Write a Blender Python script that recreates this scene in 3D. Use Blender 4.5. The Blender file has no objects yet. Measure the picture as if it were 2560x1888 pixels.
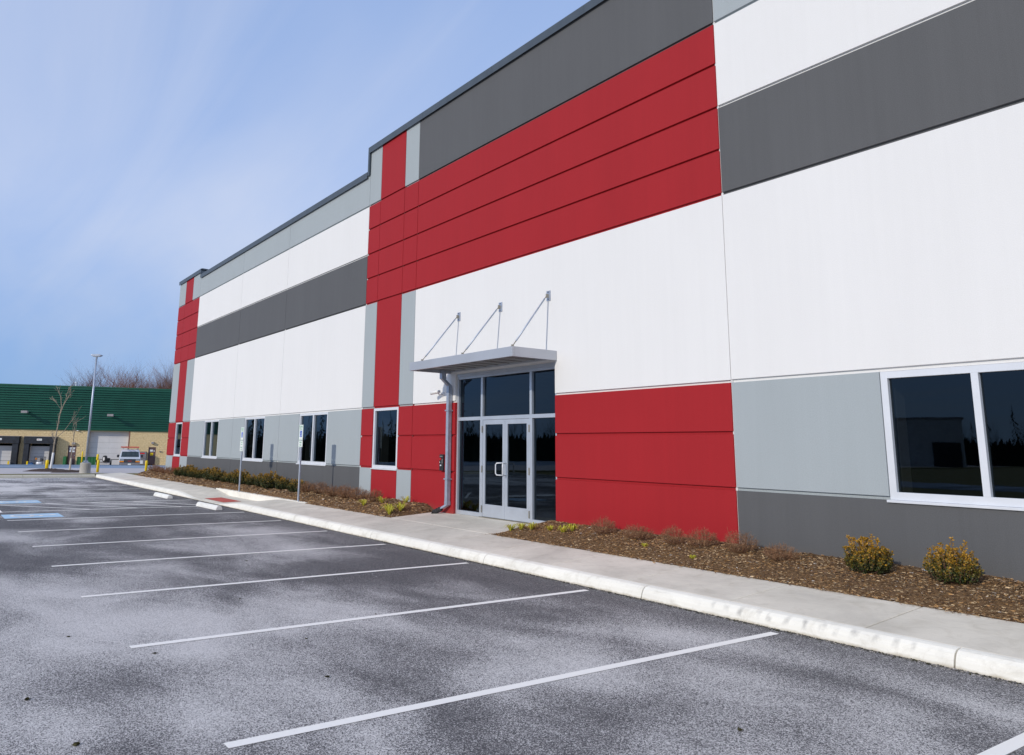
import bpy, math, random
import numpy as np
from mathutils import Vector, Matrix, noise as mnoise

R = math.radians
sc = bpy.context.scene
COL = sc.collection
random.seed(7)

# ------------------------------------------------------------------ camera
YAW, PITCH, ROLL = -0.9679, 0.1848, 0.0139
cam_d = bpy.data.cameras.new('camera')
cam = bpy.data.objects.new('camera', cam_d); COL.objects.link(cam)
fw = Vector((math.sin(YAW)*math.cos(PITCH), math.cos(YAW)*math.cos(PITCH), math.sin(PITCH)))
rt = Vector((math.cos(YAW), -math.sin(YAW), 0)); up = rt.cross(fw)
r2 = rt*math.cos(ROLL)+up*math.sin(ROLL); u2 = up*math.cos(ROLL)-rt*math.sin(ROLL)
m = Matrix.Identity(4)
for i in range(3):
    m[i][0], m[i][1], m[i][2] = r2[i], u2[i], -fw[i]
m.translation = Vector((0, -10.2195, 1.8387))
cam.matrix_world = m
cam_d.sensor_width = 36; cam_d.sensor_fit = 'HORIZONTAL'
cam_d.lens = 36*1914.3/2560
cam_d.shift_x = 110.8/2560; cam_d.shift_y = -181.6/2560
cam_d.clip_start = .1; cam_d.clip_end = 3000
sc.camera = cam

# ------------------------------------------------------------------ sky, sun, exposure
SUN = Vector((0.28, -1.0, 0.46)).normalized()
elev = math.asin(SUN.z); azim = math.atan2(SUN.x, SUN.y)
w = bpy.data.worlds.new('World'); sc.world = w; w.use_nodes = True
nt = w.node_tree; nt.nodes.clear(); N = nt.nodes; L = nt.links
out = N.new('ShaderNodeOutputWorld'); bg = N.new('ShaderNodeBackground'); bg.inputs['Strength'].default_value = .15
sky = N.new('ShaderNodeTexSky'); sky.sky_type = 'NISHITA'; sky.sun_disc = False
sky.sun_elevation = elev; sky.sun_rotation = azim
sky.air_density = 1.0; sky.dust_density = 0.35; sky.ozone_density = 2.4; sky.altitude = 200
geo = N.new('ShaderNodeTexCoord')
sep = N.new('ShaderNodeSeparateXYZ'); L.new(geo.outputs['Generated'], sep.inputs[0])
# thin high cloud: direction projected on a plane overhead, so it stays put from any place
zc = N.new('ShaderNodeMath'); zc.operation = 'ADD'; zc.inputs[1].default_value = .16; L.new(sep.outputs['Z'], zc.inputs[0])
zm = N.new('ShaderNodeMath'); zm.operation = 'MAXIMUM'; zm.inputs[1].default_value = .02; L.new(zc.outputs[0], zm.inputs[0])
dx = N.new('ShaderNodeMath'); dx.operation = 'DIVIDE'; L.new(sep.outputs['X'], dx.inputs[0]); L.new(zm.outputs[0], dx.inputs[1])
dy = N.new('ShaderNodeMath'); dy.operation = 'DIVIDE'; L.new(sep.outputs['Y'], dy.inputs[0]); L.new(zm.outputs[0], dy.inputs[1])
cmb = N.new('ShaderNodeCombineXYZ'); L.new(dx.outputs[0], cmb.inputs[0]); L.new(dy.outputs[0], cmb.inputs[1])
mp = N.new('ShaderNodeMapping'); mp.inputs['Rotation'].default_value = (0, 0, R(35)); mp.inputs['Scale'].default_value = (.28, .85, 1); mp.inputs['Location'].default_value = (3.1, 1.2, 0)
L.new(cmb.outputs[0], mp.inputs[0])
n1 = N.new('ShaderNodeTexNoise'); n1.inputs['Scale'].default_value = 1.1; n1.inputs['Detail'].default_value = 6; n1.inputs['Roughness'].default_value = .5; n1.inputs['Distortion'].default_value = .5
L.new(mp.outputs[0], n1.inputs['Vector'])
cr = N.new('ShaderNodeMapRange'); cr.inputs[1].default_value = .36; cr.inputs[2].default_value = .74; cr.inputs[3].default_value = .70; cr.inputs[4].default_value = .93
L.new(n1.outputs[0], cr.inputs[0])
tint = N.new('ShaderNodeMix'); tint.data_type = 'RGBA'; tint.blend_type = 'MULTIPLY'; tint.inputs[0].default_value = 1
L.new(sky.outputs[0], tint.inputs[6]); tint.inputs[7].default_value = (.86, .97, 1.18, 1)
mx = N.new('ShaderNodeMix'); mx.data_type = 'RGBA'; L.new(cr.outputs[0], mx.inputs[0]); L.new(tint.outputs[2], mx.inputs[6])
veil = N.new('ShaderNodeMix'); veil.data_type = 'RGBA'; veil.inputs[6].default_value = (2.75, 3.72, 5.9, 1); veil.inputs[7].default_value = (4.3, 4.75, 5.9, 1)
vr = N.new('ShaderNodeMapRange'); vr.inputs[1].default_value = .40; vr.inputs[2].default_value = .68; L.new(n1.outputs[0], vr.inputs[0]); L.new(vr.outputs[0], veil.inputs[0])
L.new(veil.outputs[2], mx.inputs[7])
# second, finer layer of streaks, and the greyer blue band of air low over the horizon
mp2 = N.new('ShaderNodeMapping'); mp2.inputs['Rotation'].default_value = (0, 0, R(-28)); mp2.inputs['Scale'].default_value = (.35, 1.7, 1); mp2.inputs['Location'].default_value = (7.3, 2.2, 0)
L.new(cmb.outputs[0], mp2.inputs[0])
n2 = N.new('ShaderNodeTexNoise'); n2.inputs['Scale'].default_value = 1.0; n2.inputs['Detail'].default_value = 7; n2.inputs['Roughness'].default_value = .55; n2.inputs['Distortion'].default_value = .9
L.new(mp2.outputs[0], n2.inputs['Vector'])
sr = N.new('ShaderNodeMapRange'); sr.inputs[1].default_value = .47; sr.inputs[2].default_value = .75; sr.inputs[3].default_value = 0; sr.inputs[4].default_value = .42; L.new(n2.outputs[0], sr.inputs[0])
mx2 = N.new('ShaderNodeMix'); mx2.data_type = 'RGBA'; L.new(sr.outputs[0], mx2.inputs[0]); L.new(mx.outputs[2], mx2.inputs[6]); mx2.inputs[7].default_value = (4.7, 5.0, 5.9, 1)
hz = N.new('ShaderNodeMapRange'); hz.interpolation_type = 'SMOOTHSTEP'; hz.inputs[1].default_value = .0; hz.inputs[2].default_value = .30; hz.inputs[3].default_value = .85; hz.inputs[4].default_value = 0; L.new(sep.outputs['Z'], hz.inputs[0])
mx3 = N.new('ShaderNodeMix'); mx3.data_type = 'RGBA'; mx3.blend_type = 'MULTIPLY'; L.new(hz.outputs[0], mx3.inputs[0]); L.new(mx2.outputs[2], mx3.inputs[6]); mx3.inputs[7].default_value = (.50, .64, .78, 1)
L.new(mx3.outputs[2], bg.inputs[0]); L.new(bg.outputs[0], out.inputs[0])

sd = bpy.data.lights.new('sun', 'SUN'); sd.energy = 2.5; sd.angle = R(.5); sd.color = (1, .925, .80)
so = bpy.data.objects.new('sun', sd); COL.objects.link(so); so.location = (20, -60, 40)
so.rotation_euler = (-SUN).to_track_quat('-Z', 'Y').to_euler()
sc.view_settings.view_transform = 'Standard'; sc.view_settings.look = 'None'
sc.view_settings.exposure = 0.0; sc.view_settings.gamma = 1; sc.view_settings.use_curve_mapping = False

# ------------------------------------------------------------------ materials
def new_mat(name):
    mt = bpy.data.materials.new(name); mt.use_nodes = True
    nt = mt.node_tree; b = nt.nodes['Principled BSDF']
    return mt, nt, b
def coords(nt, scale=(1, 1, 1), rot=(0, 0, 0), loc=(0, 0, 0)):
    g = nt.nodes.new('ShaderNodeNewGeometry'); mp = nt.nodes.new('ShaderNodeMapping')
    mp.inputs['Scale'].default_value = scale; mp.inputs['Rotation'].default_value = rot; mp.inputs['Location'].default_value = loc
    nt.links.new(g.outputs['Position'], mp.inputs[0]); return mp.outputs[0]
def noise(nt, vec, scale, detail=3, rough=.5, dist=0):
    n = nt.nodes.new('ShaderNodeTexNoise'); n.inputs['Scale'].default_value = scale; n.inputs['Detail'].default_value = detail
    n.inputs['Roughness'].default_value = rough; n.inputs['Distortion'].default_value = dist
    nt.links.new(vec, n.inputs['Vector']); return n.outputs[0]
def rng(nt, v, a, b, c=0., d=1., smooth=False):
    n = nt.nodes.new('ShaderNodeMapRange'); n.inputs[1].default_value = a; n.inputs[2].default_value = b
    n.inputs[3].default_value = c; n.inputs[4].default_value = d
    if smooth: n.interpolation_type = 'SMOOTHSTEP'
    nt.links.new(v, n.inputs[0]); return n.outputs[0]
def mixc(nt, f, a, b, mode='MIX'):
    n = nt.nodes.new('ShaderNodeMix'); n.data_type = 'RGBA'; n.blend_type = mode
    for i, v in ((0, f), (6, a), (7, b)):
        if isinstance(v, (int, float)): n.inputs[i].default_value = v
        elif isinstance(v, tuple): n.inputs[i].default_value = (*v[:3], 1)
        else: nt.links.new(v, n.inputs[i])
    return n.outputs[2]
def mth(nt, op, a, b=0.):
    n = nt.nodes.new('ShaderNodeMath'); n.operation = op
    for i, v in ((0, a), (1, b)):
        if isinstance(v, (int, float)): n.inputs[i].default_value = v
        else: nt.links.new(v, n.inputs[i])
    return n.outputs[0]
def bump(nt, b, h, strength=.3, dist=.01):
    n = nt.nodes.new('ShaderNodeBump'); n.inputs['Strength'].default_value = strength; n.inputs['Distance'].default_value = dist
    nt.links.new(h, n.inputs['Height']); nt.links.new(n.outputs[0], b.inputs['Normal'])
def simple(name, c, rough=.6, metal=0, var=.12, vscale=3., bs=0, bscale=60., spec=None):
    mt, nt, b = new_mat(name)
    v = coords(nt); n = noise(nt, v, vscale, 4)
    c0 = tuple(x*(1-var) for x in c); c1 = tuple(min(1, x*(1+var)) for x in c)
    nt.links.new(mixc(nt, rng(nt, n, .3, .7), c0, c1), b.inputs['Base Color'])
    b.inputs['Roughness'].default_value = rough; b.inputs['Metallic'].default_value = metal
    if spec is not None: b.inputs['Specular IOR Level'].default_value = spec
    if bs: bump(nt, b, noise(nt, v, bscale, 3), bs, .01)
    return mt
def wall_paint(name, c, var=.05):
    mt, nt, b = new_mat(name)
    v = coords(nt)
    big = noise(nt, coords(nt, (1.2, 1, .35)), .8, 4, .55)
    streak = noise(nt, coords(nt, (6, 1, .25)), 1.5, 3, .6)
    f = mth(nt, 'ADD', mth(nt, 'MULTIPLY', big, .55), mth(nt, 'MULTIPLY', streak, .45))
    col = mixc(nt, rng(nt, f, .32, .68), tuple(x*(1-var) for x in c), tuple(min(1, x*(1+var)) for x in c))
    # splash dirt low on the wall
    sp = nt.nodes.new('ShaderNodeSeparateXYZ'); nt.links.new(v, sp.inputs[0])
    low = rng(nt, mth(nt, 'ADD', sp.outputs[2], mth(nt, 'MULTIPLY', noise(nt, v, 3, 4), .35)), .42, .72, .35, 0)
    col = mixc(nt, low, col, (.16, .12, .09))
    fine = noise(nt, v, 90, 2)
    nt.links.new(mixc(nt, .10, col, rng(nt, fine, .3, .7), 'OVERLAY'), b.inputs['Base Color'])
    b.inputs['Roughness'].default_value = .65; b.inputs['Specular IOR Level'].default_value = .22
    h = mth(nt, 'ADD', noise(nt, v, 55, 4, .6), mth(nt, 'MULTIPLY', noise(nt, v, 2.2, 2), 1.5))
    bump(nt, b, h, .22, .006)
    return mt
M = {}
M['white'] = wall_paint('white_paint', (.76, .755, .75), .02)
M['red'] = wall_paint('red_paint', (.345, .016, .021), .05)
M['light'] = wall_paint('light_grey_paint', (.36, .40, .42), .03)
M['dark'] = wall_paint('dark_grey_paint', (.105, .107, .112), .06)
M['seal'] = simple('sealant', (.62, .62, .62), .8); M['seal2'] = simple('red_sealant', (.16, .02, .02), .8)
M['coping'] = simple('coping_metal', (.075, .095, .115), .45, .3, .1)
M['alum'] = simple('white_aluminium', (.72, .74, .78), .35, .15, .04)
M['alum2'] = simple('clear_aluminium', (.56, .6, .66), .3, .45, .06)
M['galv'] = simple('galvanised', (.42, .47, .56), .42, .5, .12, 8)
M['canopy'] = simple('canopy_metal', (.47, .49, .53), .42, .4, .05, 1.5)
M['soffit'] = simple('soffit_metal', (.3, .3, .3), .55, .1, .08)
M['black'] = simple('black_plastic', (.02, .02, .023), .5)
M['rubber'] = simple('rubber', (.022, .022, .025), .8, 0, .2)
M['redlens'] = simple('red_button', (.6, .01, .01), .3)
M['whitep'] = simple('white_plastic', (.8, .8, .8), .4)
M['interior'] = simple('interior', (.12, .12, .12), .9)
M['jamb'] = simple('interior_jamb', (.45, .45, .45), .9)
M['bronze'] = simple('hinge_metal', (.35, .32, .26), .4, .7)

def glass():
    mt, nt, b = new_mat('tinted_glass'); nt.nodes.remove(b)
    o = nt.nodes['Material Output']
    g = nt.nodes.new('ShaderNodeBsdfGlossy'); g.inputs['Roughness'].default_value = .012; g.inputs['Color'].default_value = (.66, .84, 1, 1)
    t = nt.nodes.new('ShaderNodeBsdfTransparent'); t.inputs['Color'].default_value = (.20, .22, .23, 1)
    fr = nt.nodes.new('ShaderNodeFresnel'); fr.inputs['IOR'].default_value = 1.56
    ms = nt.nodes.new('ShaderNodeMixShader')
    nt.links.new(fr.outputs[0], ms.inputs[0]); nt.links.new(t.outputs[0], ms.inputs[1]); nt.links.new(g.outputs[0], ms.inputs[2])
    bn = nt.nodes.new('ShaderNodeBump'); bn.inputs['Strength'].default_value = .03; bn.inputs['Distance'].default_value = .012
    nt.links.new(noise(nt, coords(nt, (1, 1, 1.6)), 1.3, 2), bn.inputs['Height'])
    nt.links.new(bn.outputs[0], g.inputs['Normal'])
    nt.links.new(ms.outputs[0], o.inputs[0]); return mt
M['glass'] = glass()

def asphalt():
    mt, nt, b = new_mat('salted_asphalt')
    v = coords(nt)
    ag = nt.nodes.new('ShaderNodeTexVoronoi'); ag.inputs['Scale'].default_value = 150; nt.links.new(v, ag.inputs['Vector'])
    sp = nt.nodes.new('ShaderNodeSeparateColor'); nt.links.new(ag.outputs['Color'], sp.inputs[0])
    grain = noise(nt, v, 60, 3, .8)
    # large drifts of dried salt
    d1 = noise(nt, coords(nt, (.17, .40, 1), (0, 0, R(-9)), (5.1, 2.9, 0)), 1.0, 5, .52, .7)
    d2 = noise(nt, coords(nt, (.5, .8, 1), (0, 0, R(20)), (9, 4, 0)), 1.1, 4, .55, .5)
    fall = rng(nt, noise(nt, coords(nt, (.16, .16, 1), loc=(1.5, 6, 0)), 1, 2), .35, .65, -.10, .10)
    salt = mth(nt, 'ADD', mth(nt, 'ADD', mth(nt, 'MULTIPLY', d1, .62), mth(nt, 'MULTIPLY', d2, .38)), fall)
    saltm = rng(nt, salt, .33, .70, 0, 1, True)
    # far end is almost white with salt
    xs = nt.nodes.new('ShaderNodeSeparateXYZ'); nt.links.new(v, xs.inputs[0])
    saltm = mth(nt, 'MULTIPLY', saltm, mth(nt, 'ADD', rng(nt, xs.outputs[0], -30, -34, 0, .5), rng(nt, xs.outputs[0], -17, -7, .78, 1)))
    farw = rng(nt, mth(nt, 'ADD', xs.outputs[0], mth(nt, 'MULTIPLY', d2, 9)), -44, -34, .85, 0)
    # dark band by the kerb
    kerb = rng(nt, mth(nt, 'ADD', xs.outputs[1], mth(nt, 'MULTIPLY', d1, 1.6)), -2.9, -2.1, 0, .75)
    saltm = mth(nt, 'MULTIPLY', mth(nt, 'MAXIMUM', saltm, farw), mth(nt, 'SUBTRACT', 1., kerb))
    thr = mth(nt, 'ADD', mth(nt, 'MULTIPLY', sp.outputs[0], .55), mth(nt, 'MULTIPLY', grain, .55))
    spk = rng(nt, mth(nt, 'SUBTRACT', mth(nt, 'ADD', mth(nt, 'MULTIPLY', saltm, .54), .27), thr), -.15, .17)
    base = mixc(nt, rng(nt, grain, .3, .7), (.045, .043, .048), (.135, .13, .134))
    col = mixc(nt, spk, base, (.68, .655, .64))
    # small crumbs and stains
    st = noise(nt, v, 1.9, 6, .7); col = mixc(nt, rng(nt, st, .62, .78, 0, .35), col, (.045, .043, .05))
    wh = nt.nodes.new('ShaderNodeTexVoronoi'); wh.inputs['Scale'].default_value = 3.2; wh.inputs['Randomness'].default_value = 1; nt.links.new(v, wh.inputs['Vector'])
    col = mixc(nt, rng(nt, wh.outputs['Distance'], .035, .06, .75, 0), col, (.62, .61, .6))
    nt.links.new(col, b.inputs['Base Color'])
    b.inputs['Roughness'].default_value = .85; b.inputs['Specular IOR Level'].default_value = .3
    bump(nt, b, mth(nt, 'ADD', thr, mth(nt, 'MULTIPLY', noise(nt, v, 14, 3), .6)), .8, .008)
    return mt
M['asphalt'] = asphalt()

def paint_line(name, c, worn=.42):
    mt, nt, b = new_mat(name); v = coords(nt)
    n = noise(nt, v, 38, 4, .7); n2 = noise(nt, v, 2.2, 3)
    f = rng(nt, mth(nt, 'ADD', mth(nt, 'MULTIPLY', n, .7), mth(nt, 'MULTIPLY', n2, .3)), .60, .80, 0, worn)
    nt.links.new(mixc(nt, f, c, (.3, .3, .33)), b.inputs['Base Color']); b.inputs['Roughness'].default_value = .7
    bump(nt, b, n, .5, .006); return mt
M['line'] = paint_line('white_line_paint', (.92, .89, .84))
M['blue'] = paint_line('blue_line_paint', (.42, .62, .80), .6)

def concrete(name, c, var=.1, scuff=False, joint=None):
    mt, nt, b = new_mat(name); v = coords(nt)
    a = noise(nt, coords(nt, (1, 1, 1)), 1.1, 5, .6, .4); br = noise(nt, coords(nt, (2, 45, 2), (0, 0, R(2))), 3, 3)
    f = mth(nt, 'ADD', mth(nt, 'MULTIPLY', a, .75), mth(nt, 'MULTIPLY', br, .25))
    col = mixc(nt, rng(nt, f, .32, .68), tuple(x*(1-var) for x in c), tuple(min(.9, x*(1+var*.7)) for x in c))
    sp = noise(nt, v, 110, 2); col = mixc(nt, rng(nt, sp, .62, .75, 0, .3), col, tuple(x*.6 for x in c))
    st = noise(nt, v, 3.5, 6, .7, 1.); col = mixc(nt, rng(nt, st, .50, .78, 0, .5), col, (.42, .37, .28))
    if scuff:
        x = nt.nodes.new('ShaderNodeSeparateXYZ'); nt.links.new(v, x.inputs[0])
        wv = nt.nodes.new('ShaderNodeTexWave'); wv.bands_direction = 'X'; wv.inputs['Scale'].default_value = 1.75; wv.inputs['Distortion'].default_value = 5; wv.inputs['Detail'].default_value = 4; wv.inputs['Detail Scale'].default_value = 1.7
        nt.links.new(coords(nt, (1, .8, .3), (0, 0, R(18))), wv.inputs['Vector'])
        reg = mth(nt, 'MULTIPLY', rng(nt, x.outputs[0], -6.4, -5.6), rng(nt, x.outputs[0], -3.9, -3.3, 1, 0))
        zz = mth(nt, 'MULTIPLY', rng(nt, x.outputs[2], .04, .08), rng(nt, x.outputs[2], .125, .149, 1, 0))
        mk = mth(nt, 'MULTIPLY', mth(nt, 'MULTIPLY', reg, zz), rng(nt, wv.outputs[0], .5, 1., 0, .62))
        mk = mth(nt, 'MULTIPLY', mk, rng(nt, noise(nt, v, 6, 4), .42, .62))
        col = mixc(nt, mk, col, (.22, .21, .2))
        dirt = rng(nt, mth(nt, 'ADD', x.outputs[2], mth(nt, 'MULTIPLY', noise(nt, v, 9, 4), .05)), .025, .055, .65, 0)
        col = mixc(nt, dirt, col, (.34, .27, .16))
    nt.links.new(col, b.inputs['Base Color']); b.inputs['Roughness'].default_value = .85
    bump(nt, b, mth(nt, 'ADD', sp, mth(nt, 'MULTIPLY', br, .8)), .3, .004)
    return mt
M['walk'] = concrete('sidewalk_concrete', (.68, .63, .54), .22)
M['curb'] = concrete('curb_concrete', (.84, .81, .73), .09, True)
M['curb2'] = concrete('far_curb_concrete', (.55, .53, .45), .1)
M['conc'] = concrete('grey_concrete', (.42, .40, .36), .15)
M['apron'] = concrete('salted_apron', (.50, .46, .46), .12)
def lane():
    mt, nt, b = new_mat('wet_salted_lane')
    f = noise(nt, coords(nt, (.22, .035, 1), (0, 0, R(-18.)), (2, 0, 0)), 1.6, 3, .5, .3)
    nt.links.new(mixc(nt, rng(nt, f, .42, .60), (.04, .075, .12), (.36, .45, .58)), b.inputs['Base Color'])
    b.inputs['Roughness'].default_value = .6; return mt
M['lane'] = lane()
def mulch():
    mt, nt, b = new_mat('mulch'); v = coords(nt)
    f = noise(nt, coords(nt, (1, 1, 1)), 45, 4, .8, 1.5); g = noise(nt, v, 2.5, 4)
    col = mixc(nt, rng(nt, f, .35, .7), (.05, .025, .010), (.40, .23, .10))
    col = mixc(nt, rng(nt, g, .5, .75, 0, .5), col, (.09, .05, .03))
    nt.links.new(col, b.inputs['Base Color']); b.inputs['Roughness'].default_value = .95
    bump(nt, b, f, 1, .03); return mt
M['mulch'] = mulch()
for k, c in dict(chip1=(.38, .21, .08), chip2=(.19, .10, .045), chip3=(.55, .39, .22), chip4=(.06, .03, .016), chip5=(.55, .5, .45)).items():
    M[k] = simple(k+'_wood', c, .9, 0, .3, 30)
def grass():
    mt, nt, b = new_mat('winter_grass'); v = coords(nt)
    f = noise(nt, v, 5, 5, .7); g = noise(nt, v, .7, 3)
    col = mixc(nt, rng(nt, f, .35, .65), (.10, .095, .02), (.22, .17, .06)); col = mixc(nt, rng(nt, g, .45, .65, 0, .7), col, (.10, .12, .025))
    nt.links.new(col, b.inputs['Base Color']); b.inputs['Roughness'].default_value = .95; bump(nt, b, f, .8, .05); return mt
M['grass'] = grass()
M['soil'] = simple('dark_mulch_mound', (.05, .028, .018), .95, 0, .4, 12, .8, 20)
M['tactile'] = simple('tactile_red', (.46, .09, .07), .75, 0, .15, 8)
M['yellow'] = simple('bollard_yellow', (.80, .56, .0), .45, 0, .08)
M['bark'] = simple('bark', (.30, .25, .19), .9, 0, .3, 12, .6, 40)
M['bark2'] = simple('woodland_bark', (.19, .095, .07), .9, 0, .3, 1)
M['wrap'] = simple('white_wrap', (.78, .78, .78), .6)
M['wrap2'] = simple('tan_wrap', (.55, .48, .38), .8)
M['twig'] = simple('dormant_twig', (.19, .09, .045), .85, 0, .35, 15)
M['twig2'] = simple('dormant_twig_light', (.33, .19, .10), .85, 0, .35, 15)
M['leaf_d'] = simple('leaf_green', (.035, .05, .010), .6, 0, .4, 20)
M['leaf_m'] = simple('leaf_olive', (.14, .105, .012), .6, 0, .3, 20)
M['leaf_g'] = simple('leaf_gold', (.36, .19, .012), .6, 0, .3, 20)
M['blade'] = simple('blade_yellow', (.44, .42, .035), .6, 0, .3, 20)
M['green'] = simple('green_steel', (.006, .092, .055), .42, .1, .12, .8)
M['green_d'] = simple('green_steel_seam', (.006, .085, .045), .5, .1)
M['sage'] = simple('green_bin', (.012, .13, .04), .6, 0, .2, 3)
M['pad_black'] = simple('dock_foam', (.016, .020, .030), .75, 0, .4, 3)
M['doorw'] = simple('white_overhead_door', (.60, .59, .60), .5, 0, .05, 1)
M['doorb'] = simple('brown_door', (.13, .075, .075), .5, 0, .15, 2)
M['cab'] = simple('grey_cabinet', (.19, .18, .19), .5, 0, .15, 4)
M['van'] = simple('van_paint', (.62, .66, .72), .3, .1, .04, 1)
M['amber'] = simple('amber_lens', (.85, .28, .01), .3)
M['lampg'] = simple('headlight', (.45, .48, .5), .15, .3)
M['ladder'] = simple('ladder_orange', (.62, .12, .06), .5, 0, .3, 4)
M['signw'] = simple('sign_white', (.80, .83, .80), .4, 0, .03)
M['signg'] = simple('sign_green', (.05, .38, .18), .4)
M['signb'] = simple('sign_blue', (.01, .09, .55), .4)
M['paper'] = simple('paper', (.68, .70, .74), .7, 0, .1, 6)
M['tarp'] = simple('blue_tarp', (.02, .10, .26), .5, 0, .4, 6)
M['vent'] = simple('vent_grey', (.30, .28, .28), .6)
M['conifer'] = simple('conifer', (.012, .022, .012), .9, 0, .4, 1)
M['clod'] = simple('clod', (.05, .045, .012), .9, 0, .3, 40)
def block():
    mt, nt, b = new_mat('split_face_block')
    tc = nt.nodes.new('ShaderNodeTexCoord'); mp = nt.nodes.new('ShaderNodeMapping'); mp.inputs['Rotation'].default_value = (R(90), 0, 0)
    nt.links.new(tc.outputs['Object'], mp.inputs[0])
    g = noise(nt, tc.outputs['Object'], 7, 4, .7)
    col = mixc(nt, rng(nt, g, .3, .7), (.60, .45, .24), (.80, .63, .36))
    nt.links.new(col, b.inputs['Base Color']); b.inputs['Roughness'].default_value = .95
    bump(nt, b, g, 1, .05); return mt
M['block'] = block()
M['brown'] = simple('brown_trim', (.22, .09, .06), .6)

# ------------------------------------------------------------------ mesh helpers
class MB:
    def __init__(s): s.v = []; s.f = []; s.mi = []
    def quad(s, pts, mi=0):
        k = len(s.v); s.v += [tuple(p) for p in pts]; s.f.append(tuple(range(k, k+len(pts)))); s.mi.append(mi)
    def box(s, x0, x1, y0, y1, z0, z1, mi=0, M=None):
        P = [(x0, y0, z0), (x1, y0, z0), (x1, y1, z0), (x0, y1, z0), (x0, y0, z1), (x1, y0, z1), (x1, y1, z1), (x0, y1, z1)]
        if M is not None: P = [tuple(M @ Vector(p)) for p in P]
        k = len(s.v); s.v += P
        for q in ((0, 3, 2, 1), (4, 5, 6, 7), (0, 1, 5, 4), (1, 2, 6, 5), (2, 3, 7, 6), (3, 0, 4, 7)):
            s.f.append(tuple(k+i for i in q)); s.mi.append(mi)
    def tube(s, pts, rad, n=8, mi=0, cap=True):
        pts = [Vector(p) for p in pts]
        if isinstance(rad, (int, float)): rad = [rad]*len(pts)
        k = len(s.v); prev = None
        for i, p in enumerate(pts):
            d = (pts[min(i+1, len(pts)-1)]-pts[max(i-1, 0)]).normalized()
            a = prev if prev is not None else (Vector((0, 0, 1)) if abs(d.z) < .9 else Vector((1, 0, 0)))
            a = (a-d*a.dot(d)).normalized(); b = d.cross(a); prev = a
            for j in range(n):
                t = 2*math.pi*j/n; s.v.append(tuple(p+(a*math.cos(t)+b*math.sin(t))*rad[i]))
        for i in range(len(pts)-1):
            for j in range(n):
                j2 = (j+1) % n; s.f.append((k+i*n+j, k+i*n+j2, k+(i+1)*n+j2, k+(i+1)*n+j)); s.mi.append(mi)
        if cap:
            s.f.append(tuple(k+j for j in reversed(range(n)))); s.mi.append(mi)
            q = k+(len(pts)-1)*n; s.f.append(tuple(q+j for j in range(n))); s.mi.append(mi)
    def prism(s, prof, axis, a, b, mi=0):
        # prof: list of 2D points; axis 0 -> (x, p0, p1), 1 -> (p0, y, p1), 2 -> (p0, p1, z)
        def P(t, p): return (t, p[0], p[1]) if axis == 0 else ((p[0], t, p[1]) if axis == 1 else (p[0], p[1], t))
        k = len(s.v); n = len(prof)
        s.v += [P(a, p) for p in prof]+[P(b, p) for p in prof]
        for i in range(n):
            j = (i+1) % n; s.f.append((k+i, k+j, k+n+j, k+n+i)); s.mi.append(mi)
        s.f.append(tuple(k+i for i in reversed(range(n)))); s.mi.append(mi)
        s.f.append(tuple(k+n+i for i in range(n))); s.mi.append(mi)
    def mesh(s, name, mats, smooth=False, recalc=True):
        me = bpy.data.meshes.new(name); me.from_pydata(s.v, [], s.f)
        for mm in mats: me.materials.append(mm)
        if len(mats) > 1: me.polygons.foreach_set('material_index', s.mi)
        if smooth: me.polygons.foreach_set('use_smooth', [True]*len(s.f))
        me.update()
        if recalc:
            import bmesh
            bm = bmesh.new(); bm.from_mesh(me); bmesh.ops.recalc_face_normals(bm, faces=bm.faces); bm.to_mesh(me); bm.free()
        return me
def mk(name, mb, mat, parent=None, smooth=False, bevel=0, recalc=True, **props):
    mats = mat if isinstance(mat, (list, tuple)) else [mat]
    me = mb.mesh(name, mats, smooth, recalc) if isinstance(mb, MB) else mb
    o = bpy.data.objects.new(name, me); COL.objects.link(o)
    if parent is not None: o.parent = parent
    if bevel:
        bv = o.modifiers.new('bevel', 'BEVEL'); bv.width = bevel; bv.segments = 2; bv.limit_method = 'ANGLE'
    for k, v in props.items(): o[k] = v
    return o
def thing(name, label, cat, loc=(0, 0, 0), rz=0, group=None):
    o = bpy.data.objects.new(name, None); COL.objects.link(o); o.location = loc; o.rotation_euler = (0, 0, rz)
    o.empty_display_size = .2; o['label'] = label; o['category'] = cat
    if group: o['group'] = group
    return o
def one(name, mb, mat, label, cat, group=None, loc=None, **kw):
    o = mk(name, mb, mat, **kw); o['label'] = label; o['category'] = cat
    if group: o['group'] = group
    if loc: o.location = loc
    return o
def bx(*a): b = MB(); b.box(*a); return b
def copy_tree(o, parent=None):
    c = o.copy(); COL.objects.link(c)
    if parent is not None: c.parent = parent
    for ch in list(o.children): copy_tree(ch, c)
    return c
def text_mesh(txt, size, mat, depth=.001, align='CENTER', sx=1.0):
    cu = bpy.data.curves.new('lettering', 'FONT'); cu.body = txt; cu.size = size; cu.align_x = align; cu.extrude = depth; cu.resolution_u = 2
    o = bpy.data.objects.new('lettering', cu); COL.objects.link(o)
    dg = bpy.context.evaluated_depsgraph_get(); me = bpy.data.meshes.new_from_object(o.evaluated_get(dg))
    bpy.data.objects.remove(o); me.materials.clear(); me.materials.append(mat); me.name = 'lettering'
    if sx != 1: me.transform(Matrix.Scale(sx, 4, Vector((1, 0, 0))))
    return me

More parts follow.
